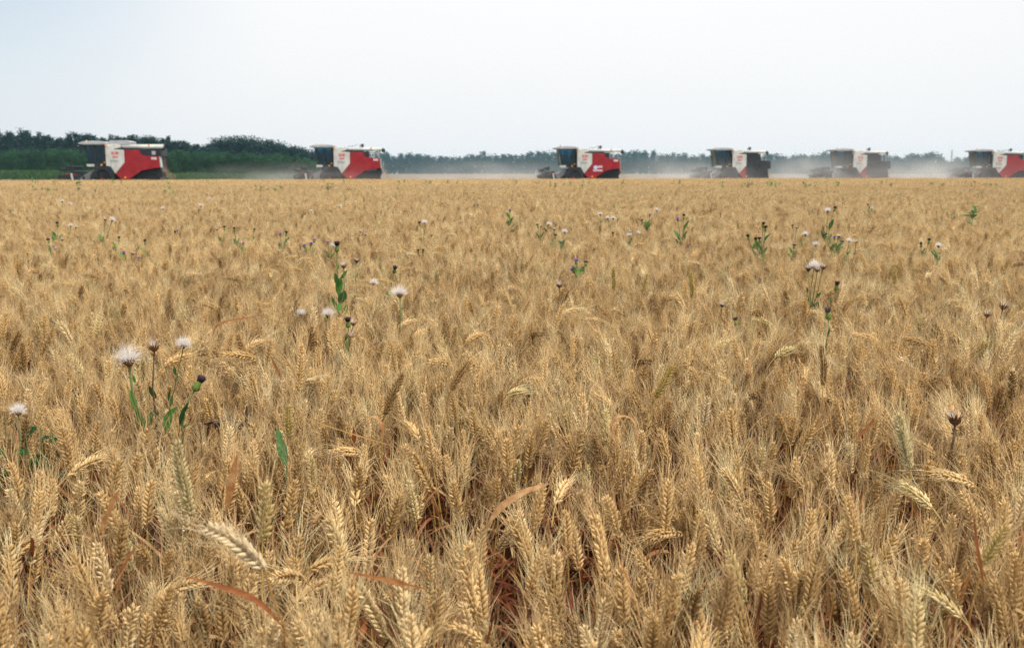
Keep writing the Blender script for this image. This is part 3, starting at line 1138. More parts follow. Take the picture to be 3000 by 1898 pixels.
thistle("tall leafy thistle topped by one dark bud, left of centre", (798, 735), [(791, 566, 'D'), (808, 622, 'B')], leaf_list=[(796, 632, 791, 615, 8), (801, 655, 816, 634, 9), (795, 672, 787, 640, 13), (796, 692, 800, 650, 22), (798, 712, 812, 682, 24), (797, 735, 780, 695, 12), (806, 745, 816, 712, 14)], s=1.25, zb=0.75)
thistle("thistle with a dry brown star on a thin stem, right of the tall leafy one", (838, 682), [(838, 612, 'B')], leaf_list=[(838, 652, 842, 640, 6)], s=1.0)
thistle("thistle with a round drooping white puff between two dark headed ones", (867, 702), [(877, 662, 'W')], s=0.85)
thistle("thistle with one dark bud and two leaves, left of the big puff", (916, 690), [(925, 622, 'D')], leaf_list=[(910, 700, 918, 680, 20), (905, 715, 914, 690, 12)], s=1.15)
thistle("thistle with the largest white puff, on a bare green stem at centre left", (937, 800), [(940, 686, 'W')], s=1.25)
thistle("thistle with a flat white tuft, leftmost of the three low heads", (700, 790), [(708, 735, 'W')], s=0.75)
thistle("thistle with a dark bud in front of white fluff, middle of the low heads", (757, 790), [(764, 730, 'D'), (769, 735, 'W')], leaf_list=[(795, 730, 800, 712, 16)], s=1.05)
thistle("thistle with dark bud and two brown cups, rightmost of the low heads", (815, 830), [(818, 744, 'D'), (830, 757, 'B'), (823, 785, 'B')], leaf_list=[(812, 800, 818, 778, 8), (815, 835, 812, 800, 9)], s=1.0)
thistle("thistle with three brown stars and white fluff behind them", (1904, 738), [(1901, 630, 'B'), (1921, 632, 'B'), (1934, 626, 'B'), (1913, 622, 'W')], leaf_list=[(1898, 690, 1896, 672, 8), (1898, 712, 1897, 690, 9), (1900, 745, 1896, 705, 12), (1904, 740, 1910, 705, 11), (1914, 730, 1924, 708, 16), (1917, 700, 1930, 685, 8)], s=1.15)
thistle("thistle with one dark bud leaning right beside the three brown stars", (1940, 740), [(1966, 660, 'D')], leaf_list=[(1952, 712, 1955, 698, 7), (1942, 735, 1946, 715, 7), (1930, 755, 1945, 725, 12)], s=1.1)
thistle("thistle with a large grey tufted bulb on a bare stem", (1940, 832), [(1949, 722, 'G')], leaf_list=[(1945, 790, 1951, 770, 6), (1942, 850, 1948, 825, 10)], s=1.12)
thistle("lone dry thistle star with fluff wisps at centre right", (1318, 722), [(1315, 668, 'B')], s=1.35, dry=True)
thistle("small dark star thistle on a short stalk right of centre", (1702, 760), [(1697, 716, 'B')], s=0.9, dry=True)
thistle("thistle with a grey green bud sunk in the wheat, right of centre", (1730, 790), [(1731, 745, 'D')], s=0.8)
thistle("dry thistle star on a straight thin stalk near the right edge", (2323, 785), [(2320, 738, 'B')], s=1.1, dry=True)
thistle("dry thistle with a ragged star and white wisps near the right edge", (2338, 790), [(2357, 718, 'B')], s=1.35, dry=True)
thistle("dry thistle with a broad straw brown star low at the right", (2236, 1062), [(2246, 982, 'B')], s=1.45, dry=True)
thistle("thistle with a dark clenched head sunk in wheat near the right", (2190, 785), [(2192, 760, 'D')], s=0.8)
# the far left band
thistle("leafy thistle with one dark head high above the left band", (134, 572), [(135, 520, 'D')], leaves=6, s=1.15, lw=1.3)
thistle("thistle with one dark head, lowest of the far left trio", (122, 605), [(115, 559, 'D')], leaves=3)
thistle("thistle with a small white and purple head under the far left trio", (130, 600), [(127, 577, 'P'), (131, 583, 'B')], s=0.8)
thistle("dry thistle with one brown cup right of the far left trio", (147, 590), [(146, 563, 'B')], s=0.9)
thistle("thistle with a white puff and a brown star side by side, far left", (163, 562), [(166, 529, 'W'), (178, 534, 'B')], leaves=1, s=0.9)
thistle("thistle with brown star and white puff on long parallel stems, far left", (240, 580), [(247, 515, 'B'), (263, 515, 'W')], leaves=4, s=1.1)
thistle("thistle with two dark purple heads and several leaves, left band", (273, 602), [(279, 555, 'D'), (260, 588, 'P')], leaves=5, s=1.0)
thistle("thistle with a flat deep purple head, left band middle", (292, 615), [(292, 588, 'P')], leaves=1, s=0.95)
thistle("thistle with a dry dark cup between purple heads, left band", (311, 615), [(311, 595, 'B')], s=0.95)
thistle("thistle with a bright violet head low in the left band", (325, 622), [(326, 603, 'P')], s=0.95)
thistle("thistle with a dark head above one pale leaf, left band right end", (343, 605), [(341, 562, 'D')], leaves=2, s=1.0)
thistle("thistle with a dark and a violet head touching, between two harvesters", (413, 560), [(411, 541, 'D'), (416, 538, 'P')], s=1.0)
thistle("dry thistle with a brown cup left of the three dark heads", (516, 560), [(511, 538, 'B')], s=1.1, dry=True)
thistle("leafy thistle, left one of three dark heads in a row", (523, 582), [(527, 530, 'D')], leaves=3, s=1.0)
thistle("leafy thistle, middle one of three dark heads in a row", (560, 582), [(551, 533, 'D')], leaves=3, s=0.95)
thistle("leafy thistle, right one of three dark heads in a row", (590, 580), [(596, 536, 'D')], leaves=3, s=0.95)
thistle("short thistle with a violet head under the row of three", (573, 598), [(571, 568, 'P')], leaves=5, s=0.9)
thistle("thistle with violet and dark heads as a pair, below second harvester header", (664, 602), [(659, 545, 'P'), (672, 542, 'D')], leaves=4, s=1.0)
thistle("thistle with three bright violet heads in a slanting row", (728, 605), [(718, 573, 'P'), (730, 568, 'P'), (738, 560, 'P')], leaves=4, s=1.1)
thistle("thistle with a dark violet head and a white bud, left of tall leafy one", (775, 612), [(771, 566, 'P'), (783, 575, 'W')], leaves=3, s=0.9)
thistle("dry thistle with two small brown cups on one leaning stalk", (836, 588), [(847, 543, 'B'), (858, 550, 'B')], s=0.9, dry=True)
thistle("thistle with a dark bud beside a white puff on one bare stem", (993, 580), [(987, 520, 'D'), (998, 521, 'W')], leaves=1, s=1.0)
thistle("dry thistle with one small brown cup right of the bare forked stem", (1014, 575), [(1014, 552, 'B')], s=0.9, dry=True)
thistle("thistle with twin small dark buds low at centre left", (988, 612), [(983, 584, 'D'), (994, 584, 'D')], s=0.75)
thistle("bushy bright green thistle with one violet head at centre", (1197, 542), [(1199, 491, 'P')], leaves=7, s=1.2, lw=1.3)
thistle("thistle with dark and violet buds in front of the centre gap", (1117, 500), [(1116, 480, 'D'), (1123, 479, 'P')], s=1.2)
thistle("thistle with dark bud, brown cup and white puff, below third harvester header", (1270, 570), [(1265, 525, 'D'), (1271, 531, 'B'), (1289, 525, 'W')], leaves=3, s=1.0)
thistle("thistle with a brown cup above a dark bud on straight stems", (1300, 595), [(1303, 538, 'B'), (1305, 549, 'D')], leaves=1, s=1.0)
thistle("thistle with a white puff and a brown cup below it, under third cab", (1321, 592), [(1327, 543, 'W'), (1318, 566, 'B')], leaves=4, s=1.0)
thistle("thistle with violet and deep purple heads on green bulbs at centre right", (1357, 658), [(1355, 608, 'P'), (1376, 611, 'P'), (1350, 628, 'P')], leaves=5, s=1.15)
thistle("thistle with one dark head above a curled light leaf", (1441, 575), [(1441, 544, 'D')], leaves=2, s=1.0)
thistle("thistle with a brown cup over a white bud on a leafy stem", (1480, 588), [(1480, 544, 'B'), (1479, 551, 'W')], leaves=2, s=0.8)
thistle("thistle with a small white cup head on a bare stem, right of its twin", (1496, 585), [(1500, 546, 'W')], s=0.7)
thistle("thistle with a white puff over small dark buds, below third harvester rear", (1412, 530), [(1411, 502, 'W'), (1413, 519, 'D')], leaves=2, s=1.1)
thistle("thistle with two white puffs side by side in front of the tall weed", (1431, 535), [(1429, 511, 'W'), (1441, 512, 'W')], s=1.1)
thistle("leafy thistle with violet top head and small dark bud beside", (1524, 545), [(1527, 502, 'P'), (1512, 514, 'D')], leaves=7, s=1.1, lw=1.2)
thistle("leafy thistle with violet left head and dark right head on tall stems", (1599, 578), [(1594, 510, 'P'), (1608, 502, 'D')], leaves=7, s=1.2, lw=1.2)
thistle("thistle with a short dark purple head below the tall violet pair", (1619, 590), [(1619, 574, 'P')], s=0.9)
thistle("thistle with a white puff between harvesters three and four", (1542, 515), [(1544, 492, 'W')], s=1.2)
thistle("bushy thistle with five dark heads, largest clump at the right", (1788, 618), [(1794, 521, 'D'), (1799, 529, 'D'), (1787, 556, 'D'), (1778, 557, 'D'), (1761, 549, 'D')], leaves=10, s=1.1, lw=1.2)
thistle("tall leafy thistle with white puff and dark bud below fifth harvester", (1940, 570), [(1946, 493, 'W'), (1961, 484, 'D')], leaves=8, s=1.2, lw=1.3)
thistle("thistle with a dark bud and a brown cup on thin stems, right field", (1868, 570), [(1864, 527, 'D'), (1873, 534, 'B')], leaves=1, s=0.95)
thistle("thistle with a round white puff, upper one of the two round puffs", (1887, 592), [(1893, 549, 'W')], leaves=2, s=1.05)
thistle("thistle with a round white puff, lower one of the two round puffs", (1916, 602), [(1918, 573, 'W')], leaves=1, s=1.1)
thistle("light green thistle with one violet head left of the round puffs", (1857, 615), [(1866, 573, 'P')], leaves=5, s=1.0)
thistle("thistle with two deep purple heads and one violet head in a row", (1962, 608), [(1962, 554, 'P'), (1970, 553, 'P'), (1978, 564, 'P'), (1943, 548, 'P')], leaves=6, s=1.05)
thistle("thistle with a white tuft in a brown cup right of the purple row", (1989, 622), [(1996, 564, 'W')], leaves=2, s=0.8)
thistle("dry thistle with one brown star right of the white tufted cup", (2003, 615), [(2012, 568, 'B')], s=1.0, dry=True)
thistle("thistle with a wide white puff near the fifth harvester rear", (2042, 505), [(2049, 489, 'W'), (2041, 478, 'P')], leaves=2, s=1.3)
thistle("thistle with a dark head and a green bud, right field", (2170, 620), [(2183, 559, 'D'), (2166, 567, 'D')], leaves=4, s=1.0)
thistle("thistle with a white tuft over broad leaves, right field", (2203, 625), [(2206, 576, 'W')], leaves=5, s=0.9, lw=1.3)
thistle("thistle with a small white puff far off below second harvester header", (472, 500), [(472, 482, 'W')], s=1.3)
thistle("thistle with a white puff far off, right of the first harvester", (493, 485), [(493, 466, 'W')], s=1.2)
thistle("thistle with a white puff, the one nearest below the first harvester rear", (383, 505), [(383, 489, 'W')], s=1.3)
thistle("thistle with a flattened white tuft below the first harvester cab", (148, 490), [(146, 472, 'W'), (163, 477, 'W')], s=1.3)
thistle("thistle with a dark bud and a white puff below second harvester cab", (734, 505), [(731, 495, 'W'), (797, 483, 'W')], s=1.1)


# leafy weeds and bindweed
def weed(label, base, h, spread, n, m=M_GREEN, seed=0, group=None, broad=0.5, zb=0.74, name="green_weed", leaf_h=1.0, size=1.0):
    rg = np.random.default_rng(9000 + seed)
    pb = np.array(at_z(base[0], base[1], zb))
    gnd = np.array([pb[0], pb[1], 0.0])
    root = empty(name, tuple(gnd))
    tag(root, label, "weed", group)
    st = MB()
    lv = TB()
    D = pb[1]
    for k in range(3):
        tp = np.array([rg.uniform(-spread, spread), rg.uniform(-spread, spread), zb + h * rg.uniform(0.6, 1.0)])
        st.tube([(0, 0, 0), tuple(tp * np.array([0.4, 0.4, 0.55])), tuple(tp)], [0.003, 0.0026, 0.0016], 5)
        for _ in range(n):
            f = rg.uniform(0.62, 1.0)
            p = tp * f
            az = rg.uniform(0, 6.283)
            d = np.array([math.cos(az), math.sin(az), rg.uniform(0.0, 1.2) * leaf_h])
            ln = rg.uniform(0.05, 0.10) * size
            V, T = oval_leaf(p, d, ln, ln * broad * rg.uniform(0.8, 1.2), np.array([-math.cos(az) * 0.5, -math.sin(az) * 0.5 - 0.4, 1.0]), rg.uniform(0, 0.8), 5).arr()
            lv.add(V, T)
    st.build("stem", M_STEM, root)
    link_mesh("leaves", tri_mesh("leaves", *lv.arr(), m), root)
    return root


weed("dark green bindweed clump with pointed leaves near the far left", (105, 1045), 0.05, 0.04, 3, M_DGREEN, 1, broad=0.75, name="bindweed", leaf_h=0.8, size=0.5)
weed("dark green bindweed leaves cut off by the far left edge", (12, 1062), 0.11, 0.04, 3, M_DGREEN, 2, broad=0.75, name="bindweed", leaf_h=0.8, size=0.5)
weed("dark green bindweed with upright pointed leaves in the right field", (2078, 660), 0.06, 0.06, 2, M_DGREEN, 3, broad=0.45, name="bindweed", size=1.2)
weed("tall bushy green weed standing out in the far right field", (2276, 535), 0.30, 0.06, 9, M_GREEN, 4, broad=0.6)
weed("small bright green weed left of the tall bushy one", (2221, 518), 0.16, 0.05, 5, M_GREEN, 5)
weed("green weed spreading flat against the right edge", (2385, 528), 0.06, 0.16, 6, M_BLUEGREEN, 6)
weed("green weed with dark buds on thin stems, right of centre", (1444, 500), 0.30, 0.10, 4, M_GREEN, 7)
weed("dark green weed clump standing alone below the gap after first harvester", (555, 468), 0.2, 0.06, 8, M_BLUEGREEN, 8)
weed("blue green weed pair below the first harvester, right one", (226, 460), 0.22, 0.08, 7, M_BLUEGREEN, 9)
weed("blue green weed pair below the first harvester, left one", (205, 460), 0.14, 0.12, 5, M_BLUEGREEN, 10)
weed("thin grey green weed leaning right below fourth harvester header", (1668, 497), 0.34, 0.12, 3, M_BLUEGREEN, 11, broad=0.25)
weed("dark green weed clump below second harvester cab", (783, 465), 0.1, 0.12, 6, M_BLUEGREEN, 12)
weed("green weed clump below the second harvester rear", (921, 463), 0.12, 0.1, 5, M_BLUEGREEN, 13)
weed("green sprig left of the bushy dark headed thistle", (1740, 565), 0.04, 0.07, 3, M_BLUEGREEN, 14)
rw = np.random.default_rng(77)
GWEED = "small green weeds poking out of the far wheat"
for k in range(64):
    u = rw.uniform(10, 2400)
    v = 426 + 30 * rw.random() ** 2.0
    if u > 1100:
        v = 427 + 14 * rw.random()
    weed("small green weed poking out of the far wheat below the harvesters", (u, v + 4), rw.uniform(0.16, 0.32), rw.uniform(0.10, 0.30), 9, (M_GREEN, M_BLUEGREEN)[k % 2], 100 + k, GWEED, zb=0.78, broad=0.7)

# dead dark weed lying across the wheat
dw = MB()
rg = np.random.default_rng(5)
D0 = at_z(540, 1010, 0.77).y
pp = [at_y(u, v, D0 + 0.01 * math.sin(u)) for u, v in [(470, 998), (500, 994), (540, 985), (580, 1000)]]
g0 = Vector((pp[0].x, D0 + 0.03, 0))
dr = empty("dead_weed", g0)
tag(dr, "dead dark brown weed with shrivelled leaves lying on the wheat", "weed")
dw.tube([Vector((0, 0, 0)), (pp[0] - g0) * 0.6] + [p - g0 for p in pp], 0.0016, 5)
dw.build("stem", M_DRYSTEM, dr)
lv = TB()
for u, v in [(498, 992), (505, 988), (512, 996), (540, 985), (573, 990), (582, 1003), (578, 980)]:
    p = np.array(at_y(u, v, D0))
    for _ in range(3):
        V, T = oval_leaf(p - np.array(g0), rg.normal(0, 1, 3), rg.uniform(0.012, 0.028), 0.012, rg.normal(0, 1, 3), 0.9, 5).arr()
        lv.add(V, T)
link_mesh("leaves", tri_mesh("leaves", *lv.arr(), M_DRYSTEM), dr)

# ------------------------------------------------------------------ harvesters
M_RED = mat("harvester_red", (0.27, 0.007, 0.013), 0.5, 0.35, noise=(2.2, 0.26))
M_WHITE = mat("harvester_white", (0.50, 0.51, 0.47), 0.5, 0.35, noise=(2.0, 0.16))
M_GREY = mat("harvester_grey", (0.36, 0.37, 0.38), 0.55, 0.3, noise=(2, 0.15))
M_BLACK = mat("harvester_black", (0.014, 0.017, 0.022), 0.55, 0.35, noise=(3, 0.3))
M_MACH = mat("harvester_machinery", (0.022, 0.026, 0.032), 0.6, 0.3, noise=(4, 0.5))
M_TYRE = mat("tyre_rubber", (0.018, 0.018, 0.02), 0.9, 0.2, noise=(5, 0.3))
M_AMBER = mat("amber_lens", (0.75, 0.34, 0.02), 0.35, 0.5)
M_SEAT = mat("cab_seat", (0.03, 0.03, 0.035), 0.8, 0.2)
M_TEXTRED = mat("lettering_red", (0.60, 0.05, 0.06), 0.6, 0.2)
M_TEXTGREY = mat("lettering_grey", (0.25, 0.30, 0.32), 0.6, 0.2)
M_TEXTWHITE = mat("lettering_white", (0.70, 0.66, 0.66), 0.6, 0.2)
M_LOGO = mat("emblem_pale_blue", (0.52, 0.55, 0.80), 0.6, 0.2)
M_GLASS = bpy.data.materials.new("cab_glass")
M_GLASS.use_nodes = True
t_ = M_GLASS.node_tree
t_.nodes.clear()
g1 = t_.nodes.new("ShaderNodeBsdfTransparent")
g1.inputs[0].default_value = (0.24, 0.50, 0.58, 1)
g2 = t_.nodes.new("ShaderNodeBsdfGlossy")
g2.inputs[0].default_value = (0.7, 0.85, 0.85, 1)
g2.inputs[1].default_value = 0.05
fr = t_.nodes.new("ShaderNodeFresnel")
fr.inputs[0].default_value = 1.45
gm = t_.nodes.new("ShaderNodeMixShader")
t_.links.new(fr.outputs[0], gm.inputs[0])
t_.links.new(g1.outputs[0], gm.inputs[1])
t_.links.new(g2.outputs[0], gm.inputs[2])
go_ = t_.nodes.new("ShaderNodeOutputMaterial")
t_.links.new(gm.outputs[0], go_.inputs[0])

Q = 0.00655


def X(x):
    return (x - 905) * Q


def Z(y):
    return 0.75 + (855 - y) * Q


def PP(*pts_):
    return [(X(x), Z(y)) for x, y in pts_]


def text_mesh(name, body, size, loc, m, parent):
    cu = bpy.data.curves.new(name, 'FONT')
    cu.body = body
    cu.size = size
    cu.extrude = 0.004
    cu.offset = 0.012 * size
    tmp = bpy.data.objects.new(name, cu)
    COL.objects.link(tmp)
    dg = bpy.context.evaluated_depsgraph_get()
    me_ = bpy.data.meshes.new_from_object(tmp.evaluated_get(dg))
    bpy.data.objects.remove(tmp)
    me_.materials.clear()
    me_.materials.append(m)
    o = link_mesh(name, me_, parent)
    o.location = loc
    o.rotation_euler = (R(90), 0, 0)
    return o


def harvester(label, u, D, yaw, stripped=False, tank_up=False, emblem=False, rear_screen=False, red_small=False):
    """side-on combine facing -X; near side at -Y"""
    p = at_y(u, 400, D - 1.4)
    root = empty("combine_harvester", (p.x, D, 0), yaw)
    tag(root, label, "harvester", "red and white combine harvesters in a row")
    Wd = 1.35
    b = lambda: MB()
    # inner machinery block, the dark body behind the panels
    if stripped:
        body = PP((905, 478), (1120, 476), (1338, 482), (1342, 582), (1494, 586), (1500, 700), (1455, 715), (1478, 850), (1120, 858), (1080, 856), (1000, 790), (905, 690))
    else:
        body = PP((905, 472), (1300, 480), (1372, 482), (1375, 566), (1520, 572), (1524, 702), (1315, 742), (1165, 850), (1080, 856), (1000, 782), (905, 690))
    b().prism(body, -Wd + 0.06, Wd - 0.06).build("body", M_MACH, root, bevel=0.02)
    if stripped:
        f_ = b()
        rgx = random.Random(int(u))
        for k in range(12):
            cx, cz = X(rgx.uniform(1150, 1440)), Z(rgx.uniform(610, 800))
            rr = rgx.uniform(0.08, 0.28)
            f_.lathe([(rr, 0), (rr, 0.05), (rr * 0.3, 0.06)], (cx, -Wd + 0.05, cz), (0, -1, 0), 12)
        f_.build("belt_pulleys", M_BLACK, root)
        b().prism(PP((1128, 492), (1325, 496), (1325, 572), (1128, 572)), -Wd + 0.03, -Wd + 0.07).build("radiator_screen", M_BLACK, root, bevel=0.01)
    # panels on both sides
    for sy in (-1, 1):
        y0, y1 = (sy * (Wd + 0.03), sy * (Wd - 0.02))
        b().prism(PP((905, 440), (985, 440), (1003, 488), (1120, 492), (1120, 640), (1006, 778), (958, 692), (905, 682)) if not stripped else
                  PP((905, 440), (985, 440), (1003, 488), (1118, 492), (1118, 660), (1010, 778), (958, 692), (905, 682)), y0, y1).build("white_side_panel", M_WHITE, root, bevel=0.02)
        if stripped:
            pr = PP((1010, 782), (1118, 664), (1116, 845), (1085, 850))
        else:
            pr = PP((1123, 494), (1290, 490), (1335, 562), (1520, 567), (1530, 700), (1312, 740), (1155, 850), (1082, 850), (1010, 781), (1123, 642))
        b().prism(pr, y0 * 1.012, y1).build("red_side_panel", M_RED, root, bevel=0.02)
        b().prism(PP((740, 790), (800, 712), (850, 692), (940, 682), (968, 722), (1008, 850), (965, 850), (930, 765), (890, 732), (850, 728), (800, 760), (762, 850), (735, 850)), sy * 1.55, sy * 0.95).build("fender", M_BLACK, root, bevel=0.02)
    # grain tank
    b().prism(PP((905, 428), (1000, 424), (1085, 436), (1075, 468), (990, 486), (905, 486)), -Wd + 0.02, Wd - 0.02).build("grain_tank", M_WHITE, root, bevel=0.03)
    b().prism(PP((985, 470), (1300, 470), (1300, 490), (1000, 492)), -Wd + 0.03, Wd - 0.03).build("tank_rim", M_BLACK, root)
    if tank_up:
        b().prism(PP((935, 395), (960, 380), (1150, 378), (1190, 392), (1185, 430), (935, 430)), -1.1, 1.1).build("tank_extension", M_GREY, root, bevel=0.03)
    # unloading auger: tube, elbow and spout
    ax = X(1570) if not stripped else X(1450)
    az = Z(452)
    b().tube([(X(1075), -0.95, az - 0.02), (ax, -0.95, az)], 0.135 if not tank_up else 0.19, 14).build("auger_tube", M_WHITE, root, smooth=True)
    b().lathe([(0.02, -0.16), (0.12, -0.13), (0.16, 0), (0.12, 0.13), (0.02, 0.16)], (X(1050), -0.98, Z(447)), (0, -1, 0), 12).build("auger_elbow", M_RED, root, smooth=True)
    b().tube([(ax - 0.14, -0.95, az + 0.05), (ax - 0.02, -0.95, az - 0.06), (ax + 0.0, -0.95, az - 0.27)], [0.14, 0.17, 0.15], 12).build("auger_spout", M_BLACK, root)
    # engine deck, exhaust, railing
    if not stripped:
        b().prism(PP((1296, 480), (1372, 480), (1374, 564), (1340, 564), (1300, 494)), -Wd + 0.04, Wd - 0.04).build("engine_hood", M_BLACK, root, bevel=0.02)
    if rear_screen:
        b().prism(PP((1345, 478), (1545, 470), (1548, 562), (1345, 562)), -Wd + 0.1, Wd - 0.1).build("radiator_screen", M_BLACK, root, bevel=0.02)
        b().box(X(1440), X(1482), -Wd + 0.04, -Wd + 0.08, Z(548), Z(505)).build("screen_plate", M_GREY, root)
    else:
        rl = b()
        xs_ = (1440, 1500, 1560) if not stripped else (1375, 1430)
        top_ = 462 if not stripped else 480
        bot_ = 572 if not stripped else 590
        for xx in xs_[:-1] if not stripped else xs_:
            for sy in (-1.1, 1.1):
                rl.tube([(X(xx), sy, Z(bot_)), (X(xx), sy, Z(top_))], 0.022, 6)
        for sy in (-1.1, 1.1):
            rl.tube([(X(xs_[0]), sy, Z(top_ + 4)), (X(xs_[-2] if not stripped else xs_[-1]), sy, Z(top_ + 4))], 0.022, 6)
        rl.build("railing", M_WHITE, root)
    exx = 1280 if not stripped else 1238
    ep = b().tube([(X(exx - 30), 0.3, Z(470)), (X(exx - 30), 0.3, Z(385))], 0.07, 10)
    if not rear_screen:
        ep.build("intake_pipe", M_WHITE, root)
        b().lathe([(0.10, 0), (0.13, 0.02), (0.13, 0.22), (0.10, 0.25)], (X(exx), 0.3, Z(414)), (0, 0, 1), 12).build("air_precleaner", M_BLACK, root)
        b().tube([(X(exx), 0.3, Z(440)), (X(exx), 0.3, Z(414))], 0.06, 8).build("precleaner_neck", M_GREY, root)
        rr = b()
        rr.tube([(X(1095), -0.6, Z(428)), (X(1100), -0.6, Z(410)), (X(1190), -0.6, Z(405)), (X(1220), -0.6, Z(378))], 0.03, 6)
        rr.tube([(X(1150), -0.6, Z(430)), (X(1150), -0.6, Z(408))], 0.025, 6)
        if not stripped:
            rr.build("hand_rail", M_GREY, root)
    # rear hood and straw chopper
    if not stripped:
        b().prism(PP((1470, 712), (1528, 704), (1545, 760), (1500, 855), (1440, 855)), -1.0, 1.0).build("straw_chopper", M_BLACK, root, bevel=0.02)
        b().prism(PP((1522, 566), (1530, 575), (1540, 700), (1532, 702)), -Wd + 0.05, -Wd + 0.75).build("rear_door", M_WHITE, root, bevel=0.01)
    if not stripped:
        b().prism(PP((1120, 855), (1170, 850), (1312, 748), (1500, 720), (1530, 880), (1120, 880)), -Wd + 0.25, Wd - 0.25).build("sieve_box", M_BLACK, root, bevel=0.02)
    # chassis
    b().box(X(760), X(1455 if stripped else 1480), -0.75, 0.75, 0.72, 1.25).build("chassis", M_BLACK, root)
    # cab
    glassp = PP((650, 436), (893, 432), (897, 662), (688, 658))
    cab = b()
    cab.prism(PP((672, 655), (897, 655), (897, 690), (690, 690)), -0.92, 0.92)
    cab.prism(PP((872, 430), (903, 430), (903, 690), (880, 690)), -0.92, 0.92, 0)
    for sy in (-0.92, 0.88):
        cab.prism(PP((645, 432), (662, 432), (697, 660), (682, 660)), sy, sy + 0.04)
        cab.prism(PP((760, 432), (770, 432), (776, 660), (764, 660)), sy, sy + 0.04)
    cab.build("cab", M_BLACK, root)
    for sy in (-0.90, 0.90):
        b().prism(glassp, sy - 0.006, sy + 0.006).build("cab_window", M_GLASS, root)
    ws = b()
    (xa, za), (xb, zb_) = (X(650), Z(436)), (X(688), Z(656))
    ws.add([(xa, -0.86, za), (xa, 0.86, za), (xb, 0.86, zb_), (xb, -0.86, zb_), (xa + 0.012, -0.86, za), (xa + 0.012, 0.86, za), (xb + 0.012, 0.86, zb_), (xb + 0.012, -0.86, zb_)],
           [(0, 1, 2, 3), (7, 6, 5, 4), (0, 4, 5, 1), (3, 2, 6, 7), (0, 3, 7, 4), (1, 5, 6, 2)])
    ws.build("windscreen", M_GLASS, root)
    b().box(-0.75, -0.35, -0.28, 0.28, Z(655), Z(600)).box(-0.42, -0.30, -0.28, 0.28, Z(600), Z(510)).build("driver_seat", M_SEAT, root, bevel=0.03)
    b().box(X(700), X(730), -0.35, 0.35, Z(655), Z(590)).tube([(X(725), 0, Z(600)), (X(745), 0, Z(575))], 0.03, 6).build("steering_console", M_SEAT, root)
    b().prism(PP((582, 413), (640, 394), (760, 385), (880, 392), (930, 404), (932, 424), (880, 430), (640, 432), (592, 424)), -1.12, 1.12).build("cab_roof", M_GREY, root, bevel=0.05)
    b().box(X(668), X(752), -1.05, -0.1, Z(690), Z(662)).build("front_step_plate", M_WHITE, root, bevel=0.01)
    mr = b()
    mr.tube([(X(640), -1.0, Z(440)), (X(628), -1.45, Z(470))], 0.02, 6)
    mr.box(X(622), X(634), -1.62, -1.38, Z(540), Z(470))
    mr.build("mirror", M_BLACK, root)
    for xx, yy_, sy in ((915, 438, -Wd - 0.04), (875, 642, -0.97), (1120, 822, -Wd - 0.06), (1405, 436, -1.1) if not stripped else (1312, 452, -1.1), (840, 672, -1.0)):
        b().box(X(xx) - 0.075, X(xx) + 0.075, sy - 0.05, sy, Z(yy_) - 0.07, Z(yy_) + 0.07).build("amber_light", M_AMBER, root, bevel=0.02)
    b().lathe([(0.06, 0), (0.06, 0.08), (0.03, 0.12)], (X(672), -0.8, Z(394)), (0, 0, 1), 10).build("beacon", M_AMBER if not emblem else M_RED, root)
    # ladder to the cab
    ld = b()
    for sx in (790, 850):
        ld.tube([(X(sx) , -1.62, Z(815)), (X(sx), -1.2, Z(690))], 0.025, 6)
    for k in range(4):
        f = k / 3.2
        ld.tube([(X(790), -1.62 + 0.42 * f, Z(815 - 125 * f)), (X(850), -1.62 + 0.42 * f, Z(815 - 125 * f))], 0.025, 6)
    ld.build("ladder", M_BLACK, root)
    # wheels
    for sy in (-1, 1):
        for (cx, r, wdt, rimr, nm) in ((X(850), 0.86, 0.56, 0.42, 'wheel'), (X(1420 if not stripped else 1390), 0.56, 0.38, 0.27, 'wheel')):
            yo = sy * (1.22 if r > 0.7 else 1.05)
            wh = b().lathe([(rimr, -wdt / 2), (r * 0.93, -wdt / 2), (r, -wdt / 2 + 0.06), (r, wdt / 2 - 0.06), (r * 0.93, wdt / 2), (rimr, wdt / 2)], (cx, yo, r), (0, 1, 0), 32)
            for k in range(22):
                t = 2 * math.pi * k / 22
                c, s_ = math.cos(t), math.sin(t)
                e = 0.05
                vs = []
                for (rr, dt) in ((r - 0.02, -e), (r + 0.035, -e * 0.8), (r + 0.035, e * 0.8), (r - 0.02, e)):
                    vs.append((cx + rr * math.cos(t + dt), yo - wdt / 2 * 0.95, r + rr * math.sin(t + dt)))
                for (rr, dt) in ((r - 0.02, -e + 0.1), (r + 0.035, -e * 0.8 + 0.1), (r + 0.035, e * 0.8 + 0.1), (r - 0.02, e + 0.1)):
                    vs.append((cx + rr * math.cos(t + dt), yo + wdt / 2 * 0.95, r + rr * math.sin(t + dt)))
                wh.add(vs, [(0, 1, 2, 3), (7, 6, 5, 4), (0, 4, 5, 1), (1, 5, 6, 2), (2, 6, 7, 3), (3, 7, 4, 0)])
            wo_ = wh.build("wheel", M_TYRE, root)
            b().lathe([(0.10, -wdt / 2 - 0.02), (0.13, -wdt / 2 + 0.05), (rimr * 0.8, -wdt / 2 + 0.10), (rimr, -wdt / 2 + 0.01), (rimr, wdt / 2 - 0.01), (rimr * 0.8, wdt / 2 - 0.10), (0.13, wdt / 2 - 0.05), (0.10, wdt / 2 + 0.02)], (cx, yo, r), (0, 1, 0), 20).build("rim", M_RED, wo_)
    # feeder house and header
    b().prism(PP((560, 845), (600, 800), (740, 712), (800, 760), (620, 870)), -0.55, 0.55).build("feeder_house", M_GREY, root, bevel=0.02)
    HW = 2.3
    hd_ = b()
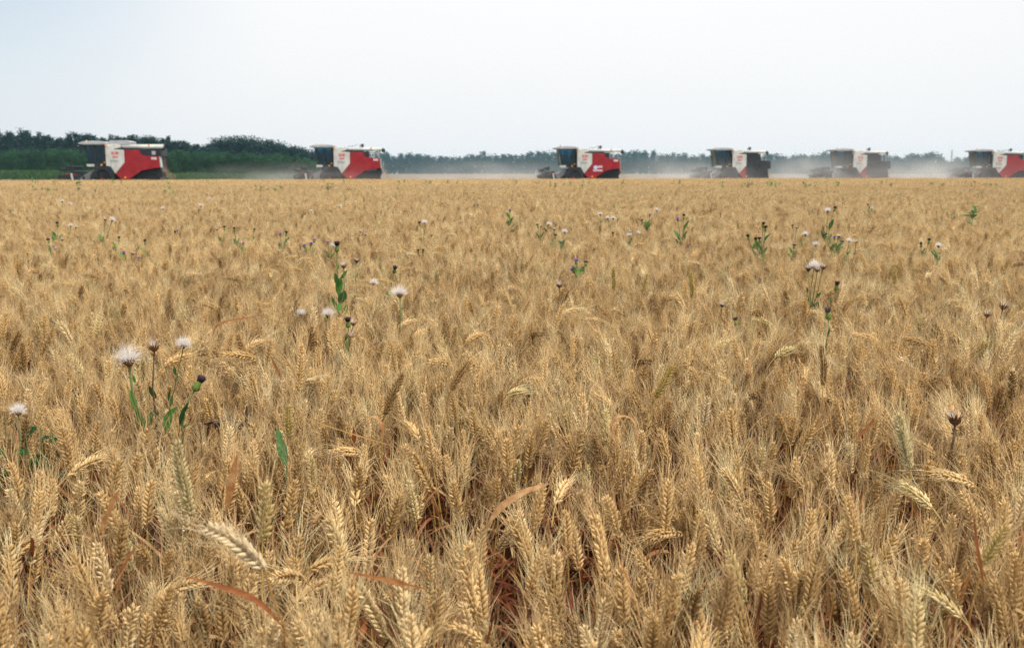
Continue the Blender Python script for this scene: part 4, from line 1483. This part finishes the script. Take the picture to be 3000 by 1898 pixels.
    hd_.prism(PP((545, 770), (560, 770), (568, 905), (430, 925), (430, 915), (545, 890)), -HW, HW)
    hd_.prism(PP((600, 800), (612, 800), (620, 872), (568, 900), (566, 890)), -0.6, 0.6)
    ho = hd_.build("header", M_MACH, root)
    b().tube([(X(520), -HW + 0.05, Z(865)), (X(520), HW - 0.05, Z(865))], 0.2, 12).build("feed_auger", M_GREY, ho)
    for sy in (-1, 1):
        b().prism(PP((360, 905), (400, 850), (545, 765), (570, 790), (572, 910), (420, 925)), sy * HW, sy * (HW + 0.05)).build("end_divider", M_BLACK, ho)
        b().prism(PP((530, 775), (552, 770), (562, 850), (545, 852)), sy * (HW + 0.055), sy * (HW + 0.09)).build("end_plate", M_WHITE, ho)
    reel = b()
    cx, cz, rr_ = X(468), Z(778), 0.60
    reel.tube([(cx, -HW + 0.08, cz), (cx, HW - 0.08, cz)], 0.06, 8)
    for k in range(6):
        t = 2 * math.pi * k / 6 + 0.3
        bx, bz = cx + rr_ * math.cos(t), cz + rr_ * math.sin(t)
        reel.tube([(bx, -HW + 0.08, bz), (bx, HW - 0.08, bz)], 0.055, 6)
        for yy_ in np.linspace(-HW + 0.1, HW - 0.1, 5):
            reel.tube([(cx, yy_, cz), (bx, yy_, bz)], 0.022, 4)
        for yy_ in np.linspace(-HW + 0.12, HW - 0.12, 30):
            reel.tube([(bx, yy_, bz), (bx + 0.04, yy_, bz - 0.26)], 0.016, 3)
    reel.build("reel", M_BLACK, ho)
    for sy in (-1, 1):
        b().tube([(X(600), sy * (HW - 0.05), Z(790)), (cx, sy * (HW - 0.05), cz)], 0.04, 6).build("reel_arm", M_RED, ho)
    # lettering on the near side
    yt = -Wd - 0.036
    text_mesh("lettering", "\u8c37\u795e", 0.30, (X(966), yt, Z(547)), M_TEXTRED, root)
    mk = b()
    for k in range(6):
        mk.box(X(985 + k * 11), X(985 + k * 11 + 7), yt - 0.004, yt, Z(588), Z(566))
    mk.build("lettering", M_TEXTRED, root)
    mk = b()
    for k in range(8):
        mk.box(X(962 + k * 11), X(962 + k * 11 + 7), yt - 0.004, yt, Z(634), Z(612))
    mk.build("lettering", M_TEXTGREY, root)
    b().box(X(957), X(962), yt - 0.006, yt, Z(690), Z(606)).build("door_seam", M_TEXTGREY, root)
    if not stripped:
        mk = b()
        for k in range(5):
            mk.box(X(1434 + k * 13), X(1434 + k * 13 + 9), yt - 0.022, yt - 0.012, Z(606), Z(578))
        mk.build("lettering", M_TEXTWHITE, root)
    if emblem:
        b().lathe([(0.19, 0.010), (0.19, 0.024), (0.14, 0.030)], (X(1170), yt, Z(692)), (0, -1, 0), 20).build("emblem", M_LOGO, root)
        mk = b()
        for k in range(5):
            mk.box(X(1203 + k * 14), X(1203 + k * 14 + 10), yt - 0.024, yt - 0.012, Z(695), Z(667))
        for k in range(9):
            mk.box(X(1137 + k * 15), X(1137 + k * 15 + 11), yt - 0.024, yt - 0.012, Z(744), Z(722))
        mk.build("lettering", M_TEXTWHITE, root)
    if red_small:
        mk = b()
        for k in range(5):
            mk.box(X(955 + k * 17), X(955 + k * 17 + 13), yt - 0.004, yt, Z(700), Z(682))
        mk.build("lettering", M_TEXTRED, root)
    return root


harvester("red and white combine harvester with raised grain tank, before the green trees", *HARV[0], R(8), tank_up=True, rear_screen=True)
harvester("red and white combine harvester at the end of the green tree row", *HARV[1], R(6))
harvester("red and white combine harvester with a pale emblem on its red side", *HARV[2], R(4.5), emblem=True)
harvester("combine harvester with bare dark rear, just right of the emblem one", *HARV[3], R(3), stripped=True)
harvester("combine harvester with bare dark rear in thicker dust, next to last", *HARV[4], R(1), stripped=True)
harvester("red and white combine harvester cut by the right picture edge", *HARV[5], R(-3), red_small=True)

# ------------------------------------------------------------------ stubble behind the machines
sb = MB()
xs = np.linspace(-130, 150, 40)
for i in range(len(xs) - 1):
    x0, x1 = xs[i], xs[i + 1]
    sb.add([(x0, edge_y(x0) - 0.2, 0.004), (x1, edge_y(x1) - 0.2, 0.004), (x1 * 2.5, 776, 0.004), (x0 * 2.5, 776, 0.004)], [(0, 1, 2, 3)])
tag(sb.build("stubble_field", M_STUBBLE), "pale cut stubble behind the harvesters", kind="structure")

# ------------------------------------------------------------------ trees
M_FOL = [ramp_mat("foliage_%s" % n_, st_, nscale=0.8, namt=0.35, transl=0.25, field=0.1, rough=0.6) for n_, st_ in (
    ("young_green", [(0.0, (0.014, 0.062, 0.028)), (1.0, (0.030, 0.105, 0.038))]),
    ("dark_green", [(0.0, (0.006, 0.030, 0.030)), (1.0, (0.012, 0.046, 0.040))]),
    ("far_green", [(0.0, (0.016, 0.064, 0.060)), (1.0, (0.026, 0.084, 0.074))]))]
M_TRUNK = mat("tree_bark", (0.09, 0.075, 0.06), 0.9, 0.1, noise=(4, 0.3))


def tree_meshes(seed, h, w, kind, fol, leaf=0.34, n=900):
    rg = np.random.default_rng(seed)
    tr = MB()
    z0 = h * (0.05 if kind == 'young' else 0.02 if leaf > 0.8 else 0.10)
    tr.tube([(0, 0, 0), (rg.uniform(-.1, .1), rg.uniform(-.1, .1), h * 0.4), (rg.uniform(-.2, .2), rg.uniform(-.2, .2), h * 0.85)], [0.02 * h, 0.014 * h, 0.004 * h], 7)
    cl = []
    nc = 26
    for k in range(nc):
        f = (k + rg.random()) / nc
        z = z0 + (h - z0) * f
        if kind == 'round':
            rmax = w * math.sqrt(max(0.05, 1 - (2 * f - 0.9) ** 2 / 1.25))
        elif kind == 'poplar':
            rmax = w * (math.sin(math.pi * (0.12 + 0.86 * f)) ** 0.75) * (1.0 - 0.35 * f)
        else:
            rmax = w * (1.0 - 0.55 * f)
        t = rg.uniform(0, 6.283)
        r = rmax * math.sqrt(rg.uniform(0.1, 1.0))
        c = np.array([r * math.cos(t), r * math.sin(t), z])
        cl.append((c, w * rg.uniform(0.22, 0.45)))
        if k % 3 == 0:
            tr.tube([(0, 0, max(0.3, z - r * 0.9)), tuple(c)], [0.006 * h, 0.002 * h], 4)
    V, T = [], []
    for i in range(n):
        c, s = cl[rg.integers(nc)]
        p = c + np.clip(rg.normal(0, 1, 3), -1.6, 1.6) * s * np.array([0.62, 0.62, 0.75])
        if p[2] < z0 * 0.6:
            continue
        a = unit(rg.normal(0, 1, 3))
        b_ = unit(np.cross(a, rg.normal(0, 1, 3)))
        q = leaf * rg.uniform(0.55, 1.1)
        k = len(V)
        V += [p - a * q * 0.5, p + b_ * q * 0.28, p + a * q * 0.6, p - b_ * q * 0.3]
        T += [(k, k + 1, k + 2), (k, k + 2, k + 3)]
    me_c = tri_mesh("crown", V, T, fol, smooth=False)
    return tr, me_c


class TreeKind:
    def __init__(self, name, specs, label, group, cat="tree"):
        self.name, self.label, self.group, self.cat = name, label, group, cat
        self.src = []
        for s in specs:
            tr, mc = tree_meshes(*s)
            self.src.append((tr, mc, s[1]))
        self.trunks = [None] * len(specs)

    def put(self, x, y, rg, hs=1.0, ws=1.0):
        k = int(rg.integers(len(self.src)))
        tr, mc, h = self.src[k]
        root = empty(self.name, (x, y, 0), rg.uniform(0, 6.283))
        root.scale = (ws, ws, hs)
        tag(root, self.label, self.cat, self.group)
        if self.trunks[k] is None:
            self.trunks[k] = tr.build("trunk", M_TRUNK, root).data
        else:
            link_mesh("trunk", self.trunks[k], root)
        link_mesh("crown", mc, root)
        return root


rt = np.random.default_rng(21)
young = TreeKind("young_tree", [(31 + i, 5.2, 1.25, 'young', M_FOL[0], 0.22, 1700) for i in range(5)],
                 "young bright green tree in the even row behind the left harvesters", "young green trees in an even row")
tall = TreeKind("poplar_tree", [(51 + i, 10.0, 1.7, 'poplar', M_FOL[1], 0.42, 1900) for i in range(5)],
                "tall dark poplar rising behind the row of young trees", "tall dark poplars behind the young trees")
grove = TreeKind("grove_tree", [(71 + i, 10.5, 2.8, 'round', M_FOL[1], 0.48, 2200) for i in range(4)],
                 "dark round tree in the domed grove left of the second harvester", "dark trees of the domed grove")
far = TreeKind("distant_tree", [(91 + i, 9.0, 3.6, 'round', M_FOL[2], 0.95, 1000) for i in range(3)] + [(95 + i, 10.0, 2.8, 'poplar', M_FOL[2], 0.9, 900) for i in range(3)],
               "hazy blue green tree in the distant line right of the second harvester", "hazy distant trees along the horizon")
# young row: photo x -60 .. 740, tops at about y 352, falling slightly to the right
for row, dd in enumerate((166, 170)):
    u = -70 + row * 7
    while u < 742:
        p = at_y(u, 400, dd)
        vt = np.interp(u, [0, 300, 500, 640, 740], [352, 356, 358, 364, 378])
        ht = at_y(u, vt, dd).z
        young.put(p.x, dd + rt.uniform(-0.8, 0.8), rt, ht / 5.2 * rt.uniform(0.90, 1.06), rt.uniform(0.9, 1.15))
        u += rt.uniform(13, 19)
SKY_L = ([-60, 0, 25, 70, 110, 150, 170, 205, 240, 290, 330, 400, 450, 480, 505], [318, 316, 318, 312, 324, 330, 318, 320, 325, 326, 322, 330, 338, 344, 352])
for row, dd in enumerate((222, 230)):
    u = -75 + row * 8
    while u < 505:
        p = at_y(u, 400, dd)
        vt = np.interp(u, *SKY_L) + rt.normal(0, 4)
        ht = at_y(u, vt, dd).z
        tall.put(p.x, dd + rt.uniform(-2, 2), rt, ht / 10.0, rt.uniform(1.0, 1.45))
        u += rt.uniform(11, 18)
for row, dd in enumerate((250, 258)):
    u = 490 + row * 8
    while u < 745:
        p = at_y(u, 400, dd)
        vt = np.interp(u, [490, 508, 530, 575, 620, 660, 700, 745], [350, 338, 331, 329, 334, 344, 352, 362]) + rt.normal(0, 1.5)
        ht = at_y(u, vt, dd).z
        grove.put(p.x, dd + rt.uniform(-2, 2), rt, ht / 10.5, rt.uniform(1.1, 1.5))
        u += rt.uniform(11, 16)
SKY_R = ([700, 900, 925, 960, 1010, 1060, 1110, 1160, 1230, 1290, 1330, 1420, 1480, 1500, 1530, 1560, 1640, 1700, 1850, 1920, 2010, 2100, 2140, 2160, 2200, 2213, 2222, 2235, 2270, 2330, 2400, 2480],
         [360, 364, 370, 366, 370, 374, 369, 370, 367, 363, 370, 368, 364, 358, 357, 366, 370, 366, 369, 366, 370, 372, 368, 366, 364, 366, 384, 380, 372, 366, 362, 362])
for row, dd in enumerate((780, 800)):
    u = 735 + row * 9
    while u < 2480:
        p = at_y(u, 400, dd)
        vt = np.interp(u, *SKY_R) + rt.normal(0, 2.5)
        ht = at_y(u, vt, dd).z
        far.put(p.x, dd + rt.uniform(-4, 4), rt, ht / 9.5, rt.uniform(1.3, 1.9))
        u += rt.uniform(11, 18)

# grass verge in front of the young trees
M_VERGE = ramp_mat("verge_green", [(0.0, (0.035, 0.085, 0.025)), (1.0, (0.060, 0.125, 0.035))], nscale=0.7, namt=0.3, transl=0.3, field=0.15)
rg = np.random.default_rng(8)
V, T, vr = [], [], []
for i in range(15000):
    u = rg.uniform(-90, 780)
    y = rg.uniform(150, 163)
    x = at_y(u, 400, y).x
    hmax = np.interp(u, [0, 250, 400, 700], [1.65, 1.55, 1.25, 1.0])
    z = hmax * rg.uniform(0.0, 1.0) ** 0.7
    p = np.array([x, y, z])
    a = unit(rg.normal(0, 1, 3) + np.array([0, 0, 1.2]))
    b_ = unit(np.cross(a, rg.normal(0, 1, 3)))
    q = rg.uniform(0.15, 0.4)
    k = len(V)
    V += [p - b_ * q * 0.18, p + b_ * q * 0.18, p + a * q]
    T += [(k, k + 1, k + 2)]
    vr += [rg.random()] * 3
tag(link_mesh("grass_verge", tri_mesh("grass_verge", V, T, M_VERGE, None, vr, smooth=False)), "tall green grass strip before the young trees", kind="stuff")

# transmission masts on the horizon
M_MAST = mat("mast_steel", (0.30, 0.31, 0.32), 0.5, 0.4, 0.3)


def mast(label, u, v, D):
    p = at_y(u, v, D)
    root = empty("power_mast", (p.x, D, 0))
    tag(root, label, "mast")
    h = p.z
    m = MB()
    for sx in (-1, 1):
        for sy in (-1, 1):
            m.tube([(sx * 0.9, sy * 0.9, 0), (sx * 0.35, sy * 0.35, h * 0.65), (sx * 0.15, sy * 0.15, h)], 0.13, 4)
    for k in range(8):
        f0, f1 = k / 8, (k + 1) / 8
        w0, w1 = 0.9 - 0.75 * f0, 0.9 - 0.75 * f1
        m.tube([(-w0, -w0, h * f0), (w1, -w1, h * f1)], 0.05, 4)
        m.tube([(w0, w0, h * f0), (-w1, w1, h * f1)], 0.05, 4)
    m.build("lattice", M_MAST, root)
    c = MB()
    for f in (0.74, 0.86, 0.97):
        c.tube([(-1.7, 0, h * f), (0, 0, h * (f + 0.02)), (1.7, 0, h * f)], 0.09, 4)
    c.build("crossarms", M_MAST, root)


mast("thin power mast above the distant trees near third harvester cab", 1291, 351, 820)
mast("thin power mast above the distant trees right of the fifth harvester", 2238, 352, 820)
mast("thin power mast above the dip in the trees, nearest the last harvester", 2214, 360, 830)

# ------------------------------------------------------------------ chaff and dust behind each machine
M_CHAFF = ramp_mat("chaff_straw", [(0.0, (0.42, 0.26, 0.13)), (1.0, (0.58, 0.42, 0.25))], nscale=3, namt=0.2, transl=0.3)
for i, (u, D) in enumerate(HARV):
    rg = np.random.default_rng(600 + i)
    px_ = hx[i]
    L0 = 4.15 if i not in (3, 4) else 3.75
    V, T, vr = [], [], []
    for k in range(1500):
        t = rg.random() ** 0.8
        x = px_ + L0 * 0.985 + t * 1.1 + rg.normal(0, 0.06 + 0.16 * t)
        z = 1.75 - 1.65 * t ** 1.3 + rg.normal(0, 0.08 + 0.12 * t)
        y = D + rg.normal(0, 0.45) + 0.3
        if z < 0.01:
            continue
        p = np.array([x, y, z])
        a = unit(rg.normal(0, 1, 3)) * rg.uniform(0.015, 0.05)
        b_ = unit(np.cross(a, rg.normal(0, 1, 3))) * 0.008
        n0 = len(V)
        V += [p - a, p + a + b_, p + a - b_]
        T += [(n0, n0 + 1, n0 + 2)]
        vr += [rg.random()] * 3
    tag(link_mesh("chaff", tri_mesh("chaff", V, T, M_CHAFF, None, vr, smooth=False)), "tan chaff and straw thrown out behind a harvester", kind="stuff")


def dust_mat(dens, seed):
    m = bpy.data.materials.new("dust_air")
    m.use_nodes = True
    t = m.node_tree
    t.nodes.clear()
    n_, l_ = t.nodes.new, t.links.new
    out = n_("ShaderNodeOutputMaterial")
    pv = n_("ShaderNodeVolumePrincipled")
    pv.inputs['Color'].default_value = (0.80, 0.78, 0.75, 1)
    pv.inputs['Anisotropy'].default_value = 0.1
    co = n_("ShaderNodeTexCoord")
    nz = n_("ShaderNodeTexNoise")
    nz.inputs['Scale'].default_value = 2.1
    nz.inputs['Detail'].default_value = 3
    mp = n_("ShaderNodeMapping")
    mp.inputs['Location'].default_value = (seed * 3.1, seed, 0)
    mp.inputs['Scale'].default_value = (1.6, 1.0, 1.0)
    l_(co.outputs['Object'], mp.inputs[0])
    l_(mp.outputs[0], nz.inputs['Vector'])
    # ellipsoid falloff in the object's own unit space
    ln = n_("ShaderNodeVectorMath")
    ln.operation = 'LENGTH'
    l_(co.outputs['Object'], ln.inputs[0])
    fall = n_("ShaderNodeMapRange")
    fall.interpolation_type = 'SMOOTHSTEP'
    fall.inputs[1].default_value = 1.0
    fall.inputs[2].default_value = 0.15
    fall.inputs[3].default_value = 0.0
    fall.inputs[4].default_value = 1.0
    l_(ln.outputs['Value'], fall.inputs[0])
    nr = n_("ShaderNodeMapRange")
    nr.inputs[1].default_value = 0.36
    nr.inputs[2].default_value = 0.66
    nr.inputs[3].default_value = 0.05
    nr.inputs[4].default_value = 1.0
    l_(nz.outputs[0], nr.inputs[0])
    mu = n_("ShaderNodeMath")
    mu.operation = 'MULTIPLY'
    l_(fall.outputs[0], mu.inputs[0])
    l_(nr.outputs[0], mu.inputs[1])
    m2 = n_("ShaderNodeMath")
    m2.operation = 'MULTIPLY'
    m2.inputs[1].default_value = dens
    l_(mu.outputs[0], m2.inputs[0])
    l_(m2.outputs[0], pv.inputs['Density'])
    l_(pv.outputs[0], out.inputs['Volume'])
    return m


def dust(label, x, y, sx, sy, sz, dens, seed, z=0.3):
    bm = bmesh.new()
    bmesh.ops.create_icosphere(bm, subdivisions=3, radius=1.0)
    me_ = bpy.data.meshes.new("dust_cloud")
    bm.to_mesh(me_)
    bm.free()
    me_.materials.append(dust_mat(dens, seed))
    o = link_mesh("dust_cloud", me_)
    o.location = (x, y, z)
    o.scale = (sx, sy, sz)
    tag(o, label, kind="stuff")
    return o


dust("thin dust trail behind the first harvester", hx[0] + 13, hd[0] + 6, 12, 6, 2.4, 0.10, 1)
dust("dust trail behind the second harvester", hx[1] + 13, hd[1] + 5, 12, 6, 2.7, 0.15, 2)
dust("dust trail behind the third harvester", hx[2] + 11.5, hd[2] + 3, 9, 7, 3.4, 0.17, 3)
dust("dust trail behind the fourth harvester", hx[3] + 9, hd[3] + 2, 7.5, 7, 3.6, 0.18, 4)
dust("dust trail behind the fifth harvester", hx[4] + 10, hd[4] + 2, 8.0, 7, 3.8, 0.20, 5)
dust("dust trail behind the last harvester", hx[5] + 13, hd[5] + 2, 11, 7, 3.8, 0.19, 6)
dust("thin dust hanging round the three harvesters furthest right", hx[4] + 2, hd[4] - 3.5, 24, 4.5, 4.6, 0.12, 9)
dust("dust drifting over the stubble beyond the harvesters", 14, 128, 62, 20, 4.2, 0.014, 7)

# ------------------------------------------------------------------ air
hz = MB().box(-960, 960, -60, 960, -1.2, 22.0)
M_HAZE = bpy.data.materials.new("haze_air")
M_HAZE.use_nodes = True
t_ = M_HAZE.node_tree
t_.nodes.clear()
ho_ = t_.nodes.new("ShaderNodeOutputMaterial")
hv = t_.nodes.new("ShaderNodeVolumePrincipled")
hv.inputs['Color'].default_value = (0.46, 0.76, 0.96, 1)
hv.inputs['Density'].default_value = 0.00019
hv.inputs['Anisotropy'].default_value = 0.2
t_.links.new(hv.outputs[0], ho_.inputs['Volume'])
tag(hz.build("haze", M_HAZE), "pale haze in the air over the whole field", kind="stuff")
